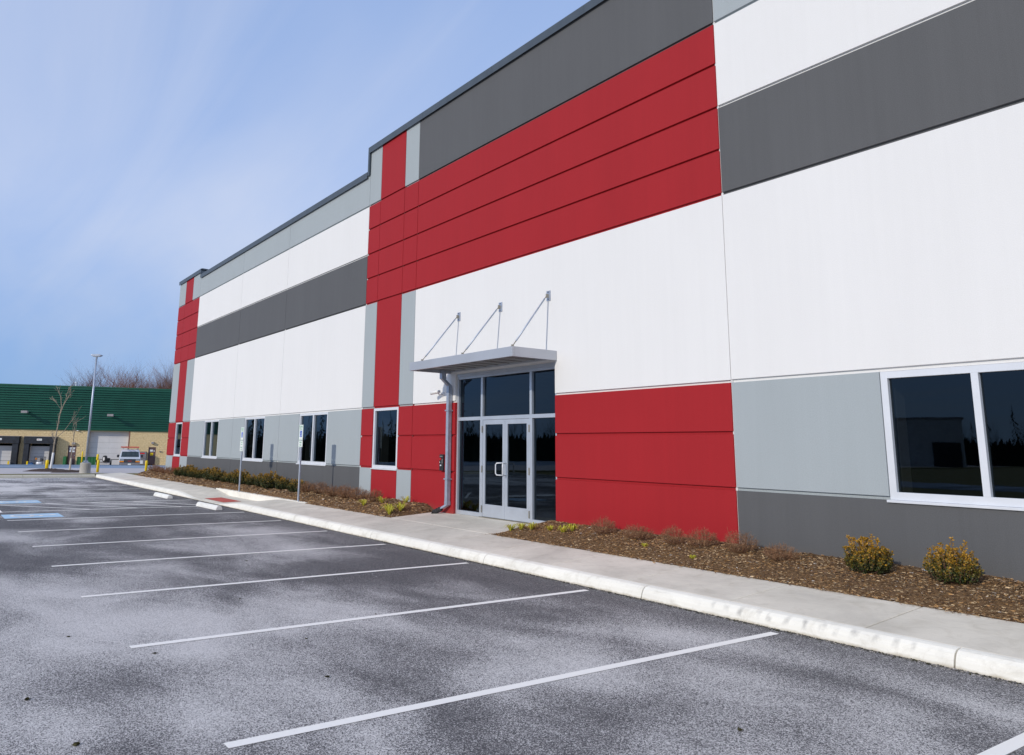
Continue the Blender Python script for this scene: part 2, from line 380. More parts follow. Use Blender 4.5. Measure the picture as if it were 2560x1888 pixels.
# ------------------------------------------------------------------ ground and paving
big = MB(); big.quad([(-900, -900, -.95), (900, -900, -.95), (900, 900, -.95), (-900, 900, -.95)])
mk('ground', big, M['grass'], kind='structure')
lot = MB()
lot.quad([(-46.3, -24, 0), (45, -24, 0), (45, -2.55, 0), (-46.3, -2.55, 0)])
parking = mk('parking_lot', lot, M['asphalt'], kind='structure')
def strip(x0, y0, x1, y1, w_, z=.004):
    d = Vector((x1-x0, y1-y0, 0)).normalized(); n = Vector((-d.y, d.x, 0))*w_/2; b = MB(); a = Vector((x0, y0, z)); c = Vector((x1, y1, z))
    b.quad([a-n, c-n, c+n, a+n]); return b
for x in [-2.41, .34, 3.08, 5.82, 8.57, -5.09, -7.89, -10.68, -13.46, -16.12, -18.84, -21.58, -29.25, -31.75, -34.42, -37.14, -39.9, -42.6]:
    mk('parking_line', strip(x, -8.49, x, -2.80, .102), M['line'], parking, recalc=False)
for x in (-24.20, -27.0):
    mk('parking_line', strip(x, -8.49, x, -2.75, .102), M['line'], parking, recalc=False)
for y in (-8.35, -7.1, -5.85, -4.6):
    mk('hatch_line', strip(-26.93, y, -24.27, y+2.05 if y < -4.7 else y+1.75, .10, .0045), M['line'], parking, recalc=False)
mk('crosswalk_bar', strip(-24.5, -8.42-.0, -24.5, -11.0, .9, .0042), M['line'], parking, recalc=False)
# far row of stall lines across the aisle
for i in range(14):
    mk('parking_line', strip(-5.09-i*2.743, -22.8, -5.09-i*2.743, -17.2, .102), M['line'], parking, recalc=False)

def isa(b, cx, cy, s, fx, z, mi=0):
    """wheelchair symbol built of flat strokes; fx maps (u right, v up) to a point"""
    def st(p, q, w_):
        p = Vector(p); q = Vector(q); d = (q-p).normalized(); n = Vector((-d.y, d.x))*w_/2
        b.quad([fx(cx+s*t.x, cy+s*t.y, z) for t in (p-n, q-n, q+n, p+n)], mi)
    def disc(c, r, r0=0, a0=0, a1=360, n=20):
        for i in range(n):
            t0 = R(a0+(a1-a0)*i/n); t1 = R(a0+(a1-a0)*(i+1)/n)
            P = [(c[0]+rr*math.cos(t), c[1]+rr*math.sin(t)) for rr, t in ((r0, t0), (r, t0), (r, t1), (r0, t1))]
            if r0 == 0: P = P[1:3]+[c]
            b.quad([fx(cx+s*p[0], cy+s*p[1], z) for p in P], mi)
    disc((-.06, .40), .075)
    st((-.06, .32), (-.02, -.02), .085); st((-.04, .16), (.2, .16), .06); st((-.03, -.02), (.2, -.02), .07); st((.19, 0), (.3, -.3), .07); st((.28, -.3), (.38, -.26), .06)
    disc((-.05, -.16), .27, .20, 120, 345)
for (cx, cy, wd, ht) in ((-22.72, -7.86, 1.2, 1.3), (-28.05, -7.75, 1.25, 1.2)):
    p = mk('blue_panel', strip(cx-wd/2, cy, cx+wd/2, cy, ht, .0045), M['blue'], parking, recalc=False)
    b = MB(); isa(b, 0, 0, 1.15, lambda u, v, z, cx=cx, cy=cy: (cx+u, cy+v, z), .009)
    mk('wheelchair_symbol', b, M['line'], p, recalc=False)

# debris on the asphalt
def clod(x, y, s, k):
    rnd = random.Random(k); b = MB()
    s *= .38
    for i in range(26):
        a = rnd.uniform(0, 6.28); r = abs(rnd.gauss(0, s))*.8; c = Vector((x+r*math.cos(a), y+r*math.sin(a), .004)); L_ = rnd.uniform(.3, 1)*s
        t = rnd.uniform(0, 6.28); d = Vector((math.cos(t), math.sin(t), 0))*L_; n = Vector((-d.y, d.x, 0))*.35
        hgt = rnd.uniform(.2, .8)*s
        b.quad([c-d-n, c+d-n, c+d+n+Vector((0, 0, hgt)), c-d+n+Vector((0, 0, hgt))])
    return b

# curb: rounded profile swept along x, one piece per joint
def dip(x):
    def sm(t): t = max(0, min(1, t)); return t*t*(3-2*t)
    if x < -27.2: return sm((x+29.9)/2.7)
    if x > -25.0: return sm((-22.6-x)/2.4)
    return 1.
def walk_z(x, y):
    base = .15+.072*(y+2.45); k = dip(x) if y < -1.0 else dip(x)
    return base*(1-k)+(.022+.03*(y+2.45))*k
def curb_piece(x0, x1):
    b = MB(); n = max(2, int((x1-x0)/.3)); g = .007; xs = [x0+g+(x1-x0-2*g)*i/n for i in range(n+1)]
    prof = lambda z: [(-2.62, -.12), (-2.62, 0), (-2.60, z*.45), (-2.575, z*.75), (-2.54, z*.93), (-2.49, z), (-2.44, z+.001), (-2.44, -.12)]
    k = len(b.v); m_ = 8
    for x in xs:
        z = max(.02, .152*(1-dip(x))+.02*dip(x)); b.v += [(x, p[0]+.006*math.sin(x*1.3), p[1]) for p in prof(z)]
    for i in range(n):
        for j in range(m_):
            j2 = (j+1) % m_; b.f.append((k+i*m_+j, k+i*m_+j2, k+(i+1)*m_+j2, k+(i+1)*m_+j)); b.mi.append(0)
    b.f.append(tuple(range(k, k+m_))); b.mi.append(0); q = k+n*m_; b.f.append(tuple(range(q, q+m_))[::-1]); b.mi.append(0)
    return b
curb = mk('curb', bx(-46.6, 14, -2.56, -2.46, -.16, -.13), M['curb'], kind='structure')
cj = [-46.6, -43.2, -39.4, -35.6, -31.8, -28.0, -24.2, -22.4, -18.51, -14.44, -10.50, -7.10, -3.46, .3, 4.1, 7.9, 11.7, 14]
for a, b_ in zip(cj, cj[1:]):
    mk('curb_segment', curb_piece(a, b_), M['curb'], curb, smooth=False, bevel=.006)
# dark grit line where asphalt meets the curb
b = MB(); rr = random.Random(3)
for i in range(9000):
    x = rr.uniform(-34, 2) if i % 3 else rr.uniform(-14, 2); y = -2.622-abs(rr.gauss(0, .045)); s = rr.uniform(.004, .016); t = rr.uniform(0, 3.14)
    c = Vector((x, y, .003)); d = Vector((math.cos(t), math.sin(t), 0))*s; n = Vector((-d.y, d.x, .35*s/s*s))
    b.quad([c-d, c+n*.7, c+d, c-n*.7+Vector((0, 0, s*.6))], rr.choice((0, 0, 1, 2)))
mk('grit', b, [M['clod'], M['chip5'], M['asphalt']], kind='stuff', recalc=False)

# sidewalk slabs
walk = mk('sidewalk', bx(-46.6, 14, -2.43, -1.27, -.2, -.15), M['conc'], kind='structure')
def slab(x0, x1, y0, y1, nx=6, ny=4, zf=walk_z):
    g = .005; b = MB(); x0 += g; x1 -= g; y0 += g; y1 -= g; k = 0
    xs = [x0, x0+.012]+[x0+(x1-x0)*i/nx for i in range(1, nx)]+[x1-.012, x1]
    ys = [y0, y0+.012]+[y0+(y1-y0)*i/ny for i in range(1, ny)]+[y1-.012, y1]
    X, Y = len(xs), len(ys)
    for i, x in enumerate(xs):
        for j, y in enumerate(ys):
            e = .006 if i in (0, X-1) or j in (0, Y-1) else 0
            b.v.append((x, y, zf(x, y)-e))
    for i in range(X-1):
        for j in range(Y-1):
            b.f.append((i*Y+j, (i+1)*Y+j, (i+1)*Y+j+1, i*Y+j+1)); b.mi.append(0)
    ring = [(i, 0) for i in range(X)]+[(X-1, j) for j in range(1, Y)]+[(i, Y-1) for i in range(X-2, -1, -1)]+[(0, j) for j in range(Y-2, 0, -1)]
    n = len(ring); base = len(b.v)
    for i, j in ring: b.v.append((xs[i], ys[j], -.13))
    for q in range(n):
        q2 = (q+1) % n; i, j = ring[q]; i2, j2 = ring[q2]
        b.f.append((i*Y+j, i2*Y+j2, base+q2, base+q)); b.mi.append(0)
    return b
sx = [-4.34+1.575*k for k in range(-27, 12)]
for a, b_ in zip(sx, sx[1:]):
    mk('sidewalk_slab', slab(a, b_, -2.435, -1.25), M['walk'], walk)
for a, b_ in ((-16.05, -14.1), (-14.1, -12.15)):
    mk('sidewalk_slab', slab(a, b_, -1.25, .10, 2, 3, lambda x, y: .15+.072*(y+2.45)), M['walk'], walk)
# raised back kerb beside the ramp
bk = MB(); xs = [-29.4+i*.3 for i in range(29)]
for i in range(len(xs)-1):
    for (xa, xb) in ((xs[i], xs[i+1]),):
        za = .15+.072*1.2+.012
        bk.quad([(xa, -1.262, -.1), (xb, -1.262, -.1), (xb, -1.245, za), (xa, -1.245, za)])
        bk.quad([(xa, -1.245, za), (xb, -1.245, za), (xb, -1.10, za+.004), (xa, -1.10, za+.004)])
bk.quad([(xs[-1], -1.262, -.1), (xs[-1], -1.10, -.1), (xs[-1], -1.10, za+.004), (xs[-1], -1.245, za)])
mk('back_curb', bk, M['curb'], walk, recalc=False)
tp = MB(); tx0, tx1, ty0, ty1 = -27.15, -25.05, -2.30, -1.72
tz = lambda x, y: walk_z(x, y)+.006
tp.quad([(tx0, ty0, tz(tx0, ty0)), (tx1, ty0, tz(tx1, ty0)), (tx1, ty1, tz(tx1, ty1)), (tx0, ty1, tz(tx0, ty1))])
pad = mk('tactile_paving', tp, M['tactile'], walk, recalc=False)
dm = MB()
for i in range(34):
    for j in range(9):
        x = tx0+.04+i*.0615; y = ty0+.04+j*.0615; z = tz(x, y)
        P0 = [(x+.013*math.cos(t), y+.013*math.sin(t), z) for t in [k*math.pi/3 for k in range(6)]]
        P1 = [(x+.007*math.cos(t), y+.007*math.sin(t), z+.006) for t in [k*math.pi/3 for k in range(6)]]
        dm.quad(P1)
        for k in range(6): dm.quad([P0[k], P0[(k+1) % 6], P1[(k+1) % 6], P1[k]])
mk('truncated_domes', dm, M['tactile'], pad, recalc=False, kind='stuff')

# far curb and strips out to the green building
fc = mk('far_curb', bx(-46.66, -46.62, -24, -2.6, -.1, .05), M['curb2'], kind='structure')
ys = [-24, -21, -18, -15, -12, -9.0, -6.05, -3.3, -2.63]
for a, b_ in zip(ys, ys[1:]):
    q = MB(); q.prism([(-46.30, -.1), (-46.33, .10), (-46.36, .14), (-46.40, .152), (-46.58, .152), (-46.58, -.1)], 1, a+.006, b_-.006)
    mk('curb_segment', q, M['curb2'], fc)
GA = Vector((-98.66, -3.631, 0)); GE = Vector((.308, .951, 0)).normalized()
def Gt(t):
    if t < .22: return .15
    if t < .71: return .15-.38*(t-.22)/.49
    return max(-.70, -.23-.47*(t-.71)/.17)
def patch(ts, ks, off=0, zf=Gt, jit=0):
    b = MB(); n = len(ks)
    for t in ts:
        for k in ks:
            S = Vector((-46.58, -7+7.7*k, 0)); E_ = GA+GE*17.8*k; p = S.lerp(E_, t); b.v.append((p.x, p.y, zf(t)+off))
    for i in range(len(ts)-1):
        for j in range(n-1): b.f.append((i*n+j, (i+1)*n+j, (i+1)*n+j+1, i*n+j+1)); b.mi.append(0)
    return b
ks = [-15, -12, -9, -7, -5, -4, -3, -2, -1, -.5, 0, .5, 1, 1.5, 2, 3, 4, 5]
mk('grass_strip', patch([0, .02, .032], ks), M['grass'], kind='structure', recalc=False)
mk('apron', patch([.032, .1, .22, .25], ks), M['apron'], kind='structure', recalc=False)
mk('service_lane', patch([.25, .35, .5, .71, .75], ks), M['lane'], kind='structure', recalc=False)
mk('loading_yard', patch([.75, .8, .88, 1.0, 1.02], ks), M['conc'], kind='structure', recalc=False)
b = MB(); b.quad([(-46.58, -2.5, .148), (-44.8, -2.44, .148), (-44.2, -1.2, .148), (-41, .2, .148), (-41, 45, .148), (-46.58, 45, .148)])
mk('lawn', b, M['grass'], kind='structure', recalc=False)
b = MB(); b.quad([(-46.6, -200, .1), (200, -200, .1), (200, -24.2, .1), (-46.6, -24.2, .1)])
mk('lawn', b, M['grass'], kind='structure', recalc=False)
sc_ = MB(); sc_.box(-46.3, 45, -24.2, -24, -.1, .15)
mk('south_curb', sc_, M['curb2'], kind='structure')

# mulch beds
def bed_z(x, y, right=False):
    t = (y+1.25)/1.25; t = max(0, min(1, t)); base = .243
    z = base-.01+.10*min(1, t*4)+(.10+(.03 if x > -12 else .05))*t
    z = z+.035*mnoise.noise(Vector((x*1.3, y*1.5, 3.)))+.02*mnoise.noise(Vector((x*4.3, y*4.5, 9.)))
    ex = min(1, max(0, min(abs(x+16.06), abs(x+12.14)))/.35); pz = .15+.072*(y+2.45)-.006
    return pz*(1-ex)+z*ex
def bed(x0, x1, name, edge):
    b = MB(); nx = int((x1-x0)/.12); ny = 12
    for i in range(nx+1):
        x = x0+(x1-x0)*i/nx
        ya = edge(x)
        for j in range(ny+1):
            y = ya+(.24-ya)*(j/ny) if x < -42.4 else ya+(.02-ya)*(j/ny)
            z = bed_z(x, y) if j else .225
            b.v.append((x, y, z))
    for i in range(nx):
        for j in range(ny): b.f.append((i*(ny+1)+j, (i+1)*(ny+1)+j, (i+1)*(ny+1)+j+1, i*(ny+1)+j+1)); b.mi.append(0)
    return mk(name, b, M['mulch'], kind='structure', smooth=True, recalc=False)
def el(x):
    e = -1.245
    if x < -43: e = -1.245+(-43-x)*.75
    if -29.6 < x < -21.0: e = -1.11
    return min(e+.015*math.sin(x*5)+.01*math.sin(x*17), -.1)
def er(x): return (-1.245+.015*math.sin(x*5)+.01*math.sin(x*13))
bed(-44.6, -16.06, 'mulch_bed', el); bed(-12.14, 14, 'mulch_bed', er)
rn = random.Random(11); b = MB()
def chips(n, x0, x1, ef, smin, smax, spill=.04):
    for i in range(n):
        x = rn.uniform(x0, x1); e = ef(x); y = rn.uniform(e-spill, -.01)
        if rn.random() < .04: y = e-abs(rn.gauss(0, .05))
        z = max(bed_z(x, y) if y > e+.02 else .242, walk_z(x, y))+rn.uniform(0, .012)
        L_ = rn.uniform(smin, smax); wd = L_*rn.uniform(.12, .35); a = rn.gauss(0, .9); tilt = rn.gauss(0, .35)
        d = Vector((math.cos(a), math.sin(a), math.sin(tilt)*.5))*L_/2; n_ = Vector((-math.sin(a), math.cos(a), rn.gauss(0, .5)))*wd/2
        c = Vector((x, y, z)); mi = rn.choices((0, 1, 2, 3, 4), (34, 26, 24, 14, 2))[0]
        b.quad([c-d-n_, c+d-n_*.6, c+d*.9+n_, c-d+n_*.8], mi)
chips(52000, -12.14, -1.5, er, .009, .042); chips(5000, -1.5, 14, er, .03, .07); chips(17000, -30, -16.06, el, .02, .08); chips(9000, -44.5, -30, el, .04, .11)
mk('wood_chips', b, [M['chip1'], M['chip2'], M['chip3'], M['chip4'], M['chip5']], kind='stuff', recalc=False)
M['snow'] = simple('snow', (.85, .87, .9), .6)
b = MB()
for (x, y, s) in ((-4.75, -.10, .16), (-4.6, -.07, .12), (-3.55, -.22, .14), (-3.3, -.3, .12), (-3.45, -.1, .1)):
    P = [(x+s*rn.uniform(.5, 1)*math.cos(t), y+.35*s*rn.uniform(.5, 1)*math.sin(t), bed_z(x, y)+.012) for t in [k*.7 for k in range(9)]]
    for k in range(9): b.quad([P[k], P[(k+1) % 9], (x, y, bed_z(x, y)+.03)])
mk('snow_remnants', b, M['snow'], kind='stuff', recalc=False)

# ------------------------------------------------------------------ the warehouse facade
a, a1, a2, bb, j1, j2, c, d, e, f, g = -42.32, -41.05, -39.66, -38.34, -31.82, -26.63, -20.20, -19.48, -18.05, -17.30, -7.54
z0, z1, z2, z3, z4, z5, z6, z7, z8 = -.3, 1.257, 2.105, 2.905, 5.971, 6.74, 7.492, 8.271, 9.033
ZL, ZT, ZF = 10.06, 10.84, 10.36
SF0, SF1, SFT = -15.31, -11.71, 3.58
house = thing('warehouse', 'long white, red and grey precast warehouse with glass entrance and steel canopy', 'building', (-26, 0, 0))
HX = Vector((26, 0, 0))
def hpart(name, mb, mat, parent=None, **kw):
    if isinstance(mb, MB): mb.v = [(p[0]+26, p[1], p[2]) for p in mb.v]
    return mk(name, mb, mat, parent or house, **kw)
def wall_panel(x0, x1, za, zb, col, gl=True, gr=True, groove=True):
    b = MB(); xl = x0+(.004 if gl else 0); xr = x1-(.004 if gr else 0); G_, D_ = (.042, .038) if groove else (.0, .032)
    b.box(xl, xr, D_, .26, za, zb)
    zc_ = za+G_
    # raised face with small chamfers
    ch = .007
    F0 = [(xl, D_, zc_), (xr, D_, zc_), (xr, D_, zb), (xl, D_, zb)]
    cl = ch if gl else 0; crr = ch if gr else 0
    F1 = [(xl+cl, 0, zc_+ch*(1 if groove else 0)), (xr-crr, 0, zc_+ch*(1 if groove else 0)), (xr-crr, 0, zb-ch*.4), (xl+cl, 0, zb-ch*.4)]
    b.quad(F1)
    for k in range(4): b.quad([F0[k], F0[(k+1) % 4], F1[(k+1) % 4], F1[k]])
    return hpart('wall_panel', b, M[col])
def column(x0, x1, rows):
    for (za, zb, col) in rows: wall_panel(x0, x1, za, zb, col)
LG, W_, RD, DK = 'light', 'white', 'red', 'dark'
def tower_lo(x0, x1, mid, top, zt, win):
    rows = [(z0, z1, RD if mid else LG)]
    if not win: rows += [(z1, z2, RD), (z2, z3, RD)]
    rows += [(z3, z4, RD if mid else LG), (z4, z5, RD), (z5, z6, RD), (z6, z7, RD), (z7, z8, RD), (z8, zt, RD if mid else LG)]
    for (za, zb, col) in rows:
        gr = not (za == z0 and False)
        wall_panel(x0, x1, za, zb, col)
tower_lo(a, a1, False, 0, ZF, False); tower_lo(a2, bb, False, 0, ZF, False)
tower_lo(a1, a2, True, 0, ZF, True)
wall_panel(a1, -40.92, z1, z2, RD, True, False); wall_panel(a1, -40.92, z2, z3, RD, True, False)
tower_lo(c, d, False, 0, ZT, False); tower_lo(e, f, False, 0, ZT, False); tower_lo(d, e, True, 0, ZT, True)
wins = [(-35.92, -33.72), (-30.38, -28.10), (-24.82, -22.52)]
for (xa, xb, ww) in ((bb, j1, wins[0]), (j1, j2, wins[1]), (j2, c, wins[2])):
    wall_panel(xa, xb, z0, z1, DK); wall_panel(xa, ww[0], z1, z3, LG, True, False); wall_panel(ww[1], xb, z1, z3, LG, False, True)
    wall_panel(xa, xb, z3, z4, W_); wall_panel(xa, xb, z4, z6, DK); wall_panel(xa, xb, z6, z8, W_); wall_panel(xa, xb, z8, ZL, LG)
# entrance bay
for (za, zb) in ((z0, z1), (z1, z2), (z2, z3)):
    wall_panel(f, SF0, za, zb, RD, True, False); wall_panel(SF1, g, za, zb, RD, False, True)
q = MB(); q.box(f+.004, SF0, .038, .26, z3, z3+.042); q.box(SF1, g-.004, .038, .26, z3, z3+.042)
q.box(f+.004, SF0, 0, .26, z3+.042, SFT); q.box(SF1, g-.004, 0, .26, z3+.042, SFT); q.box(f+.004, g-.004, 0, .26, SFT, z4-.003)
hpart('wall_panel', q, M['white'])
for (za, zb) in ((z4, z5), (z5, z6), (z6, z7), (z7, z8)): wall_panel(f, g, za, zb, RD)
wall_panel(f, g, z8, ZT, DK)
# right bays
RB = [(g, 1.0, (-5.235, -2.98)), (1.0, 9.0, (3.6, 5.85))]
for (xa, xb, ww) in RB:
    wall_panel(xa, xb, z0, z1, DK); wall_panel(xa, ww[0], z1, z3, LG, True, False); wall_panel(ww[1], xb, z1, z3, LG, False, True)
    wall_panel(xa, xb, z3, z4, W_); wall_panel(xa, xb, z4, z6, DK); wall_panel(xa, xb, z6, z8, W_); wall_panel(xa, xb, z8, ZL, LG)
for x in (a1, a2, bb, j1, j2, c, d, e, f, g, 1.0):
    top = {a1: ZF, a2: ZF, bb: ZL, d: ZT, e: ZT, f: ZT}.get(x, ZL)
    bot = z3 if x in (d, e, a2) else z0
    if x in (d, e, a2): hpart('joint_sealant', bx(x-.02, x+.02, .042, .2, z0, z1-.02), M['seal'])
    hpart('joint_sealant', bx(x-.02, x+.02, .018, .2, bot+.05, top-.05), M['seal2' if x in (a1, a2, d, e, f) else 'seal'])
# tower returns, side and rear walls, roof
hpart('tower_return', bx(bb-.30, bb-.004, .262, .62, 9.2, ZF-.02), M['light'])
hpart('tower_return', bx(c+.004, c+.25, .262, 6, 9.2, ZT-.02), M['light'])
hpart('tower_return', bx(a+.004, a+.25, .262, 40, z0, ZF-.02), M['light'])
hpart('tower_return', bx(g-.25, g-.004, .262, 6, 9.2, ZT-.02), M['dark'])
hpart('side_wall', bx(8.74, 8.99, .262, 40, z0, ZL-.02), M['white'])
hpart('rear_wall', bx(a+.26, 8.73, 39.7, 40, z0, ZL-.3), M['white'])
hpart('roof', bx(a+.26, 8.73, .262, 39.6, 9.2, 9.4), M['conc'])
# interior seen faintly through the glass
im = MB(); im.box(a+.26, 8.73, .262, 12, .10, .33); im.box(a+.26, 8.73, .262, 12, 3.75, 3.8); im.box(a+.26, 8.73, 12, 12.1, .33, 3.75)
hpart('interior', im, M['interior'])
# coping
def coping(x0, x1, zt, ydepth=.42, step=3.05):
    n = max(1, round((x1-x0)/step))
    for i in range(n):
        xa = x0+(x1-x0)*i/n+.002; xb = x0+(x1-x0)*(i+1)/n-.002
        q = MB(); q.prism([(-.05, zt-.16), (-.058, zt-.16), (-.062, zt+.03), (.03, zt+.055), (ydepth-.1, zt+.03), (ydepth-.1, zt-.16), (.27, zt-.16), (.27, zt-.01), (-.05, zt-.01)][::1], 0, xa, xb)
        hpart('coping', q, M['coping'])
coping(a-.06, bb+.06, ZF+.08, .7); coping(bb+.06, c-.12, ZL+.08); coping(c-.10, g+.1, ZT+.08); coping(g+.1, 9.05, ZL+.08)
hpart('coping', bx(c-.10, c-.012, -.06, .3, ZL-.02, ZT+.02), M['coping'])
hpart('coping', bx(g+.012, g+.10, -.06, .3, ZL-.02, ZT+.02), M['coping'])
hpart('coping', bx(bb+.012, bb+.06, -.06, .7, ZL-.02, ZF+.02), M['coping'])

# windows
def window(x0, x1, nm, za=1.262, zb=2.90, fw_=.075):
    y0, y1 = .012, .11
    b = MB(); b.box(x0, x0+fw_, y0, y1, za, zb); b.box(x1-fw_, x1, y0, y1, za, zb)
    b.box(x0+fw_, x1-fw_, y0, y1, zb-fw_, zb); b.box(x0+fw_, x1-fw_, y0, y1, za, za+fw_*1.1)
    fr = hpart('window', b, M['alum'], bevel=.003)
    n = nm+1; ww = (x1-x0)/n
    for i in range(1, n):
        hpart('mullion', bx(x0+ww*i-.04, x0+ww*i+.04, y0-.002, y1, za+fw_*1.1, zb-fw_), M['alum'], fr)
    for i in range(n):
        xa = x0+fw_ if i == 0 else x0+ww*i+.04; xb = x1-fw_ if i == n-1 else x0+ww*(i+1)-.04
        q = MB(); q.quad([(xa-.01, .07, za+.04), (xb+.01, .07, za+.04), (xb+.01, .07, zb-.04), (xa-.01, .07, zb-.04)])
        hpart('pane', q, M['glass'], fr, recalc=False)
    hpart('sill', bx(x0-.03, x1+.03, -.028, .10, za-.035, za-.002), M['alum'], fr, bevel=.004)
    jb = MB(); jb.box(x0-.0, x0+.05, .262, .5, za, zb); jb.box(x1-.05, x1, .262, .5, za, zb); jb.box(x0+.05, x1-.05, .262, .5, za-.05, za+.02)
    hpart('inner_jamb', jb, M['jamb'], fr)
window(-40.915, a2-.02, 0)
for q in wins: window(q[0]+.006, q[1]-.006, 1)
window(d+.012, e-.012, 0)
window(RB[0][2][0]+.006, RB[0][2][1]-.006, 1, fw_=.088); window(RB[1][2][0]+.006, RB[1][2][1]-.006, 1)

# glazed entrance
b = MB(); X0, X1, ZB, ZTt = SF0+.004, SF1-.004, .335, SFT-.004; Y0, Y1 = .055, .17
b.box(X0, X0+.055, Y0, Y1, ZB, ZTt-.13); b.box(X1-.055, X1, Y0, Y1, ZB, ZTt-.13)
b.box(X0, X1, Y0, Y1, ZTt-.13, ZTt-.07); b.box(X0, X1, Y0-.02, Y1, ZTt-.068, ZTt)
mL, mR, trz = -14.31, -12.55, 2.51
b.box(X0+.055, X1-.055, Y0, Y1, trz-.04, trz+.04)
for mxx in (mL, mR):
    b.box(mxx-.05, mxx+.05, Y0, Y1, ZB, trz-.04); b.box(mxx-.035, mxx+.035, Y0, Y1, trz+.04, ZTt-.13)
for (xa, xb) in ((X0+.055, mL-.05), (mR+.05, X1-.055)): b.box(xa, xb, Y0, Y1, ZB, ZB+.09)
ent = hpart('entrance_frame', b, M['alum2'], bevel=.003)
for (xa, xb, za, zb) in ((X0+.05, mL-.045, ZB+.08, trz-.03), (mR+.045, X1-.05, ZB+.08, trz-.03), (X0+.05, mL-.03, trz+.03, ZTt-.12), (mL+.03, mR-.03, trz+.03, ZTt-.12), (mR+.03, X1-.05, trz+.03, ZTt-.12)):
    q = MB(); q.quad([(xa, .11, za), (xb, .11, za), (xb, .11, zb), (xa, .11, zb)]); hpart('pane', q, M['glass'], ent, recalc=False)
th = bx(mL-.05, mR+.05, .04, .2, ZB-.02, ZB+.012); hpart('threshold', th, M['bronze'], ent)
def door(xa, xb, hinge):
    b = MB(); za, zb = ZB+.018, trz-.045; y0, y1 = .062, .107
    b.box(xa, xa+.085, y0, y1, za, zb); b.box(xb-.085, xb, y0, y1, za, zb)
    b.box(xa+.085, xb-.085, y0, y1, zb-.10, zb); b.box(xa+.085, xb-.085, y0, y1, za, za+.27)
    dd = hpart('door', b, M['alum2'], bevel=.003)
    q = MB(); q.quad([(xa+.08, .085, za+.26), (xb-.08, .085, za+.26), (xb-.08, .085, zb-.09), (xa+.08, .085, zb-.09)]); hpart('pane', q, M['glass'], dd, recalc=False)
    hx = xa-.012 if hinge < 0 else xb+.012
    for zz in (ZB+.18, 1.38, 2.26):
        q = MB(); q.tube([(hx, .045, zz-.075), (hx, .045, zz+.075)], .013, 8); hpart('hinge', q, M['bronze'], dd)
    s_ = xb-.045 if hinge < 0 else xa+.045; o_ = -.11*(1 if hinge < 0 else -.4)
    zc0, zc1 = 1.27, 1.53
    P = [(s_, .062, zc0), (s_+o_*.2, .0, zc0), (s_+o_*.8, -.055, zc0+.005), (s_+o_, -.068, zc0+.04), (s_+o_, -.068, zc1-.04), (s_+o_*.8, -.055, zc1-.005), (s_+o_*.2, .0, zc1), (s_, .062, zc1)]
    q = MB(); q.tube(P, .0135, 10); hpart('handle', q, M['alum'], dd, smooth=True)
door(-14.255, -13.440, -1); door(-13.434, -12.605, 1)

# canopy
cx0, cx1, cy0, cz0, cz1 = -15.56, -11.64, -1.145, 3.60, 3.795
b = MB(); b.box(cx0, cx1, cy0, cy0+.05, cz0, cz1); b.box(cx0, cx0+.05, cy0+.05, -.004, cz0, cz1); b.box(cx1-.05, cx1, cy0+.05, -.004, cz0, cz1)
b.box(cx0+.05, cx1-.05, -.03, -.004, cz0+.03, cz1)
can = hpart('canopy', b, M['canopy'], bevel=.004)
hpart('soffit', bx(cx0+.051, cx1-.051, cy0+.051, -.031, cz0+.075, cz0+.10), M['soffit'], can)
for i in range(9):
    xx = cx0+.25+i*(cx1-cx0-.5)/8; hpart('soffit_rib', bx(xx-.012, xx+.012, cy0+.052, -.032, cz0+.055, cz0+.074), M['soffit'], can)
b = MB()
for zz in (cz0+.04, cz0+.1, cz0+.16):
    b.tube([(cx1-.025, cy0-.004, zz), (cx1-.025, cy0, zz)], .006, 6); b.tube([(cx1+.004, cy0+.025, zz), (cx1, cy0+.025, zz)], .006, 6)
hpart('corner_rivets', b, M['alum'], can)
for (px, ex) in ((-15.20, -15.08), (-13.53, -13.43), (-11.88, -11.70)):
    px += .0
    pl = hpart('anchor_plate', bx(px-.06, px+.06, -.016, -.002, 4.86, 5.07), M['galv'], can)
    hpart('clevis', bx(px-.012, px+.012, -.075, -.016, 4.92, 5.0), M['bronze'], pl)
    q = MB()
    for zz in (4.89, 5.04): q.tube([(px, -.028, zz), (px, -.016, zz)], .012, 6)
    hpart('bolts', q, M['black'], pl)
    s_ = Vector((px, -.06, 4.96)); t_ = Vector((ex, cy0+.05, cz1+.005)); dv = t_-s_
    q = MB(); q.tube([s_+dv*.06, s_+dv*.90], .017, 10); rod = hpart('tie_rod', q, M['galv'], can, smooth=True)
    q = MB(); q.tube([s_, s_+dv*.065], .011, 8); q.tube([s_+dv*.895, t_], .010, 8); q.box(t_.x-.012, t_.x+.012, t_.y-.02, t_.y+.03, cz1, cz1+.04)
    hpart('rod_end', q, M['bronze'], can)

